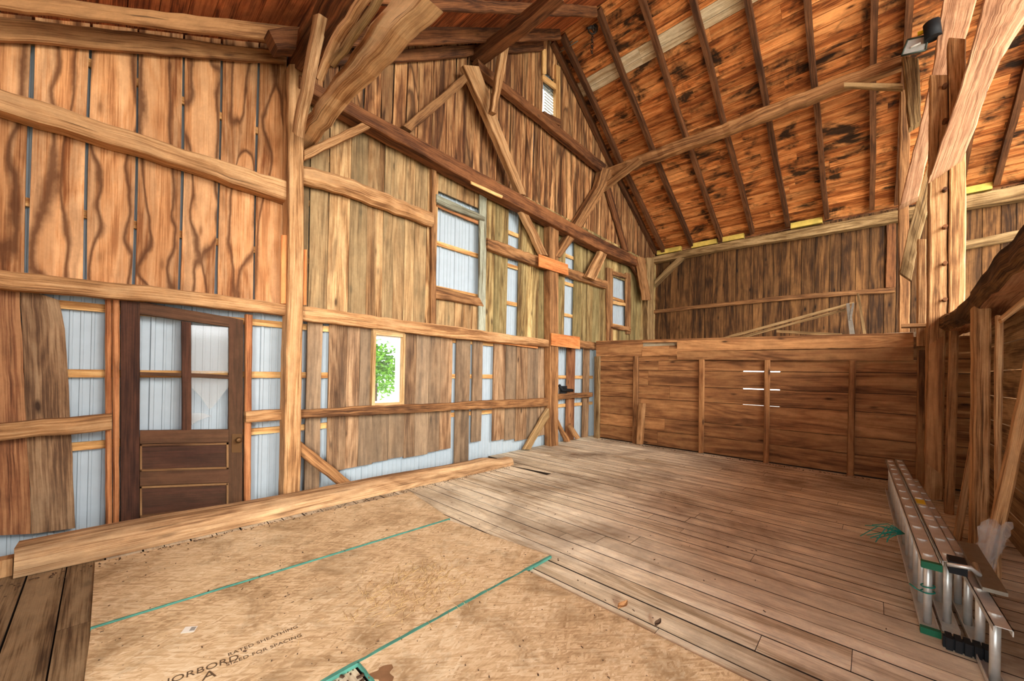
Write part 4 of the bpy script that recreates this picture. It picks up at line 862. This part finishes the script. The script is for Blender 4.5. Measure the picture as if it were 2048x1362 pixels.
tp = MB(); tp.loft([[Vector((x, -.435-(x-3.3)*-.0-a, z)) for a, z in ((0, .38), (.085, .38), (.085, .40), (0, .40))] for x in (3.28, 4.1)]); o = tp.build('step', 'alu_dark', L3); o['label'] = 'worn grey metal step'
fb = MB(); fb.box((2.86, -.50, .0), (2.95, -.425, .05)); fb.build('foot', 'rubber', L3)
# ropes
rp = MB(); rr = random.Random(4); a0 = p1(4.35, -.01, .30)
for i in range(14):
    e = a0+Vector((rr.uniform(-.1, .05), rr.uniform(.08, .26), rr.uniform(-.1, .02))); mid = (a0+e)/2+Vector((rr.uniform(-.03, .03), rr.uniform(-.02, .02), rr.uniform(.0, .09)))
    rp.tube([a0, mid, e], .0035, 5)
tag(rp.build('frayed_rope', 'rope', origin=a0), 'frayed teal rope tuft tied to the side of the first ladder', 'rope')
for k, z_ in enumerate((.20, .235)):
    rp = MB(); cc = p1(3.54, .039, z_); torus(rp, cc, Vector((0, .15, 1)), .03, .004, 14, 5)
    if k == 0: rp.tube([cc+Vector((-.03, .02, 0)), cc+Vector((-.05, .05, .015)), cc+Vector((-.03, .08, .03))], .004, 5)
    tag(rp.build('rope_loop', 'rope', origin=cc), ('lower' if k == 0 else 'upper')+' teal rope loop around the near rung of the first ladder', 'rope')

# ------------------------------------------------------------------ debris
db = MB(); rr = random.Random(9)
def chip(x, y, z, s, mb):
    a = rr.random()*pi; l = s*rr.uniform(.6, 2.2); w_ = s*rr.uniform(.2, .5); e = Vector((cos(a), sin(a), rr.uniform(-.1, .2)))*l; f2 = Vector((-sin(a), cos(a), 0))*w_; c = Vector((x, y, z+.002))
    mb.loft([[c-f2, c+f2, c+f2*.6+Vector((0, 0, s*.35)), c-f2*.6+Vector((0, 0, s*.35))], [c+e-f2, c+e+f2, c+e+f2*.6+Vector((0, 0, s*.3)), c+e-f2*.6+Vector((0, 0, s*.3))]])
for i in range(420): chip(rr.uniform(-.5, 4.6), 4.15-abs(rr.gauss(0, .05)), .018 if rr.random() < .8 else .0, rr.uniform(.004, .012), db)
for i in range(260): chip(rr.uniform(0, 2.4), rr.uniform(.9, 4.0), .019, rr.uniform(.003, .009), db)
for i in range(260): chip(rr.gauss(1.55, .5), rr.gauss(1.86, .03), .001, rr.uniform(.005, .012), db)
for i in range(200): chip(rr.uniform(.3, 1.1), rr.uniform(1.3, 1.88), .002, rr.uniform(.006, .02), db)
for i in range(240): chip(rr.uniform(2.4, 8), rr.uniform(-.1, 4.4), .002, rr.uniform(.003, .010), db)
for i in range(240): chip(7.98+abs(rr.gauss(0, .04))*-1, rr.uniform(-.4, 4.6), .002, rr.uniform(.006, .018), db)
tag(db.build('floor_debris', 'dirt'), 'scattered dark crumbs and wood chips on the floor', 'debris', kind='stuff')
sw = MB()
for i in range(320):
    p = Vector((rr.gauss(1.5, .22), rr.gauss(2.25, .16), .021)); a = rr.uniform(-.4, 1.6); l = rr.uniform(.02, .09); sw.tube([p, p+Vector((cos(a)*l, sin(a)*l, rr.uniform(0, .012)))], .0014, 4)
tag(sw.build('straw', 'straw'), 'thin scattering of straw on the middle strand board sheet', 'straw', kind='stuff')
for (px, py, lab, s) in ((1236, 1222, 'curled brown dead leaf on the floor boards beside the near sheet', .05), (1310, 1258, 'small dark twig at the edge of the near sheet', .03)):
    lf = MB(); c = on(px, py, ('z', .004)); n = 7; rings = []
    for i in range(n):
        t = i/(n-1); w_ = s*.5*sin(pi*min(.98, t+.02))+.001; c2 = c+Vector((t*s*1.3, -t*s*.6, .012+.03*t*t)); rings.append([c2+Vector((0, -w_, .018)), c2, c2+Vector((0, w_, .015)), c2+Vector((0, 0, .001))])
    lf.loft(rings); tag(lf.build('dead_leaf' if s > .04 else 'twig', 'timber_brown' if s > .04 else 'dirt', origin=c), lab, 'leaf' if s > .04 else 'twig')

# ------------------------------------------------------------------ tree outside the small window
tt = thing('leafy_tree', 'bright green leafy tree outside the small window', 'tree', loc=(5.6, 10.4, -.75))
tk = MB(); tk.tube([(5.5, 10.4, -.75), (5.45, 10.35, .6), (5.5, 10.4, 2.2)], .09, 8, r2=.04); tk.build('trunk', 'bark_tree', tt)
lv = MB(); rr = random.Random(11)
cl = [(5.2+rr.uniform(-1.4, .75), 10.2+rr.uniform(-.8, .8), rr.uniform(1.0, 3.2)) for _ in range(34)]
for i in range(9000):
    c = cl[rr.randrange(len(cl))]; p = Vector((c[0]+rr.gauss(0, .2), c[1]+rr.gauss(0, .2), c[2]+rr.gauss(0, .16)))
    a = Vector((rr.uniform(-1, 1), rr.uniform(-1, 1), rr.uniform(-.6, .6))).normalized()*.075; b = a.cross(Vector((rr.uniform(-1, 1), rr.uniform(-1, 1), 1))).normalized()*.034
    lv.quad([p-a, p+b, p+a, p-b])
lv.build('foliage', 'leaf', tt)

for o in bpy.data.objects:
    if '_o' in o: del o['_o']
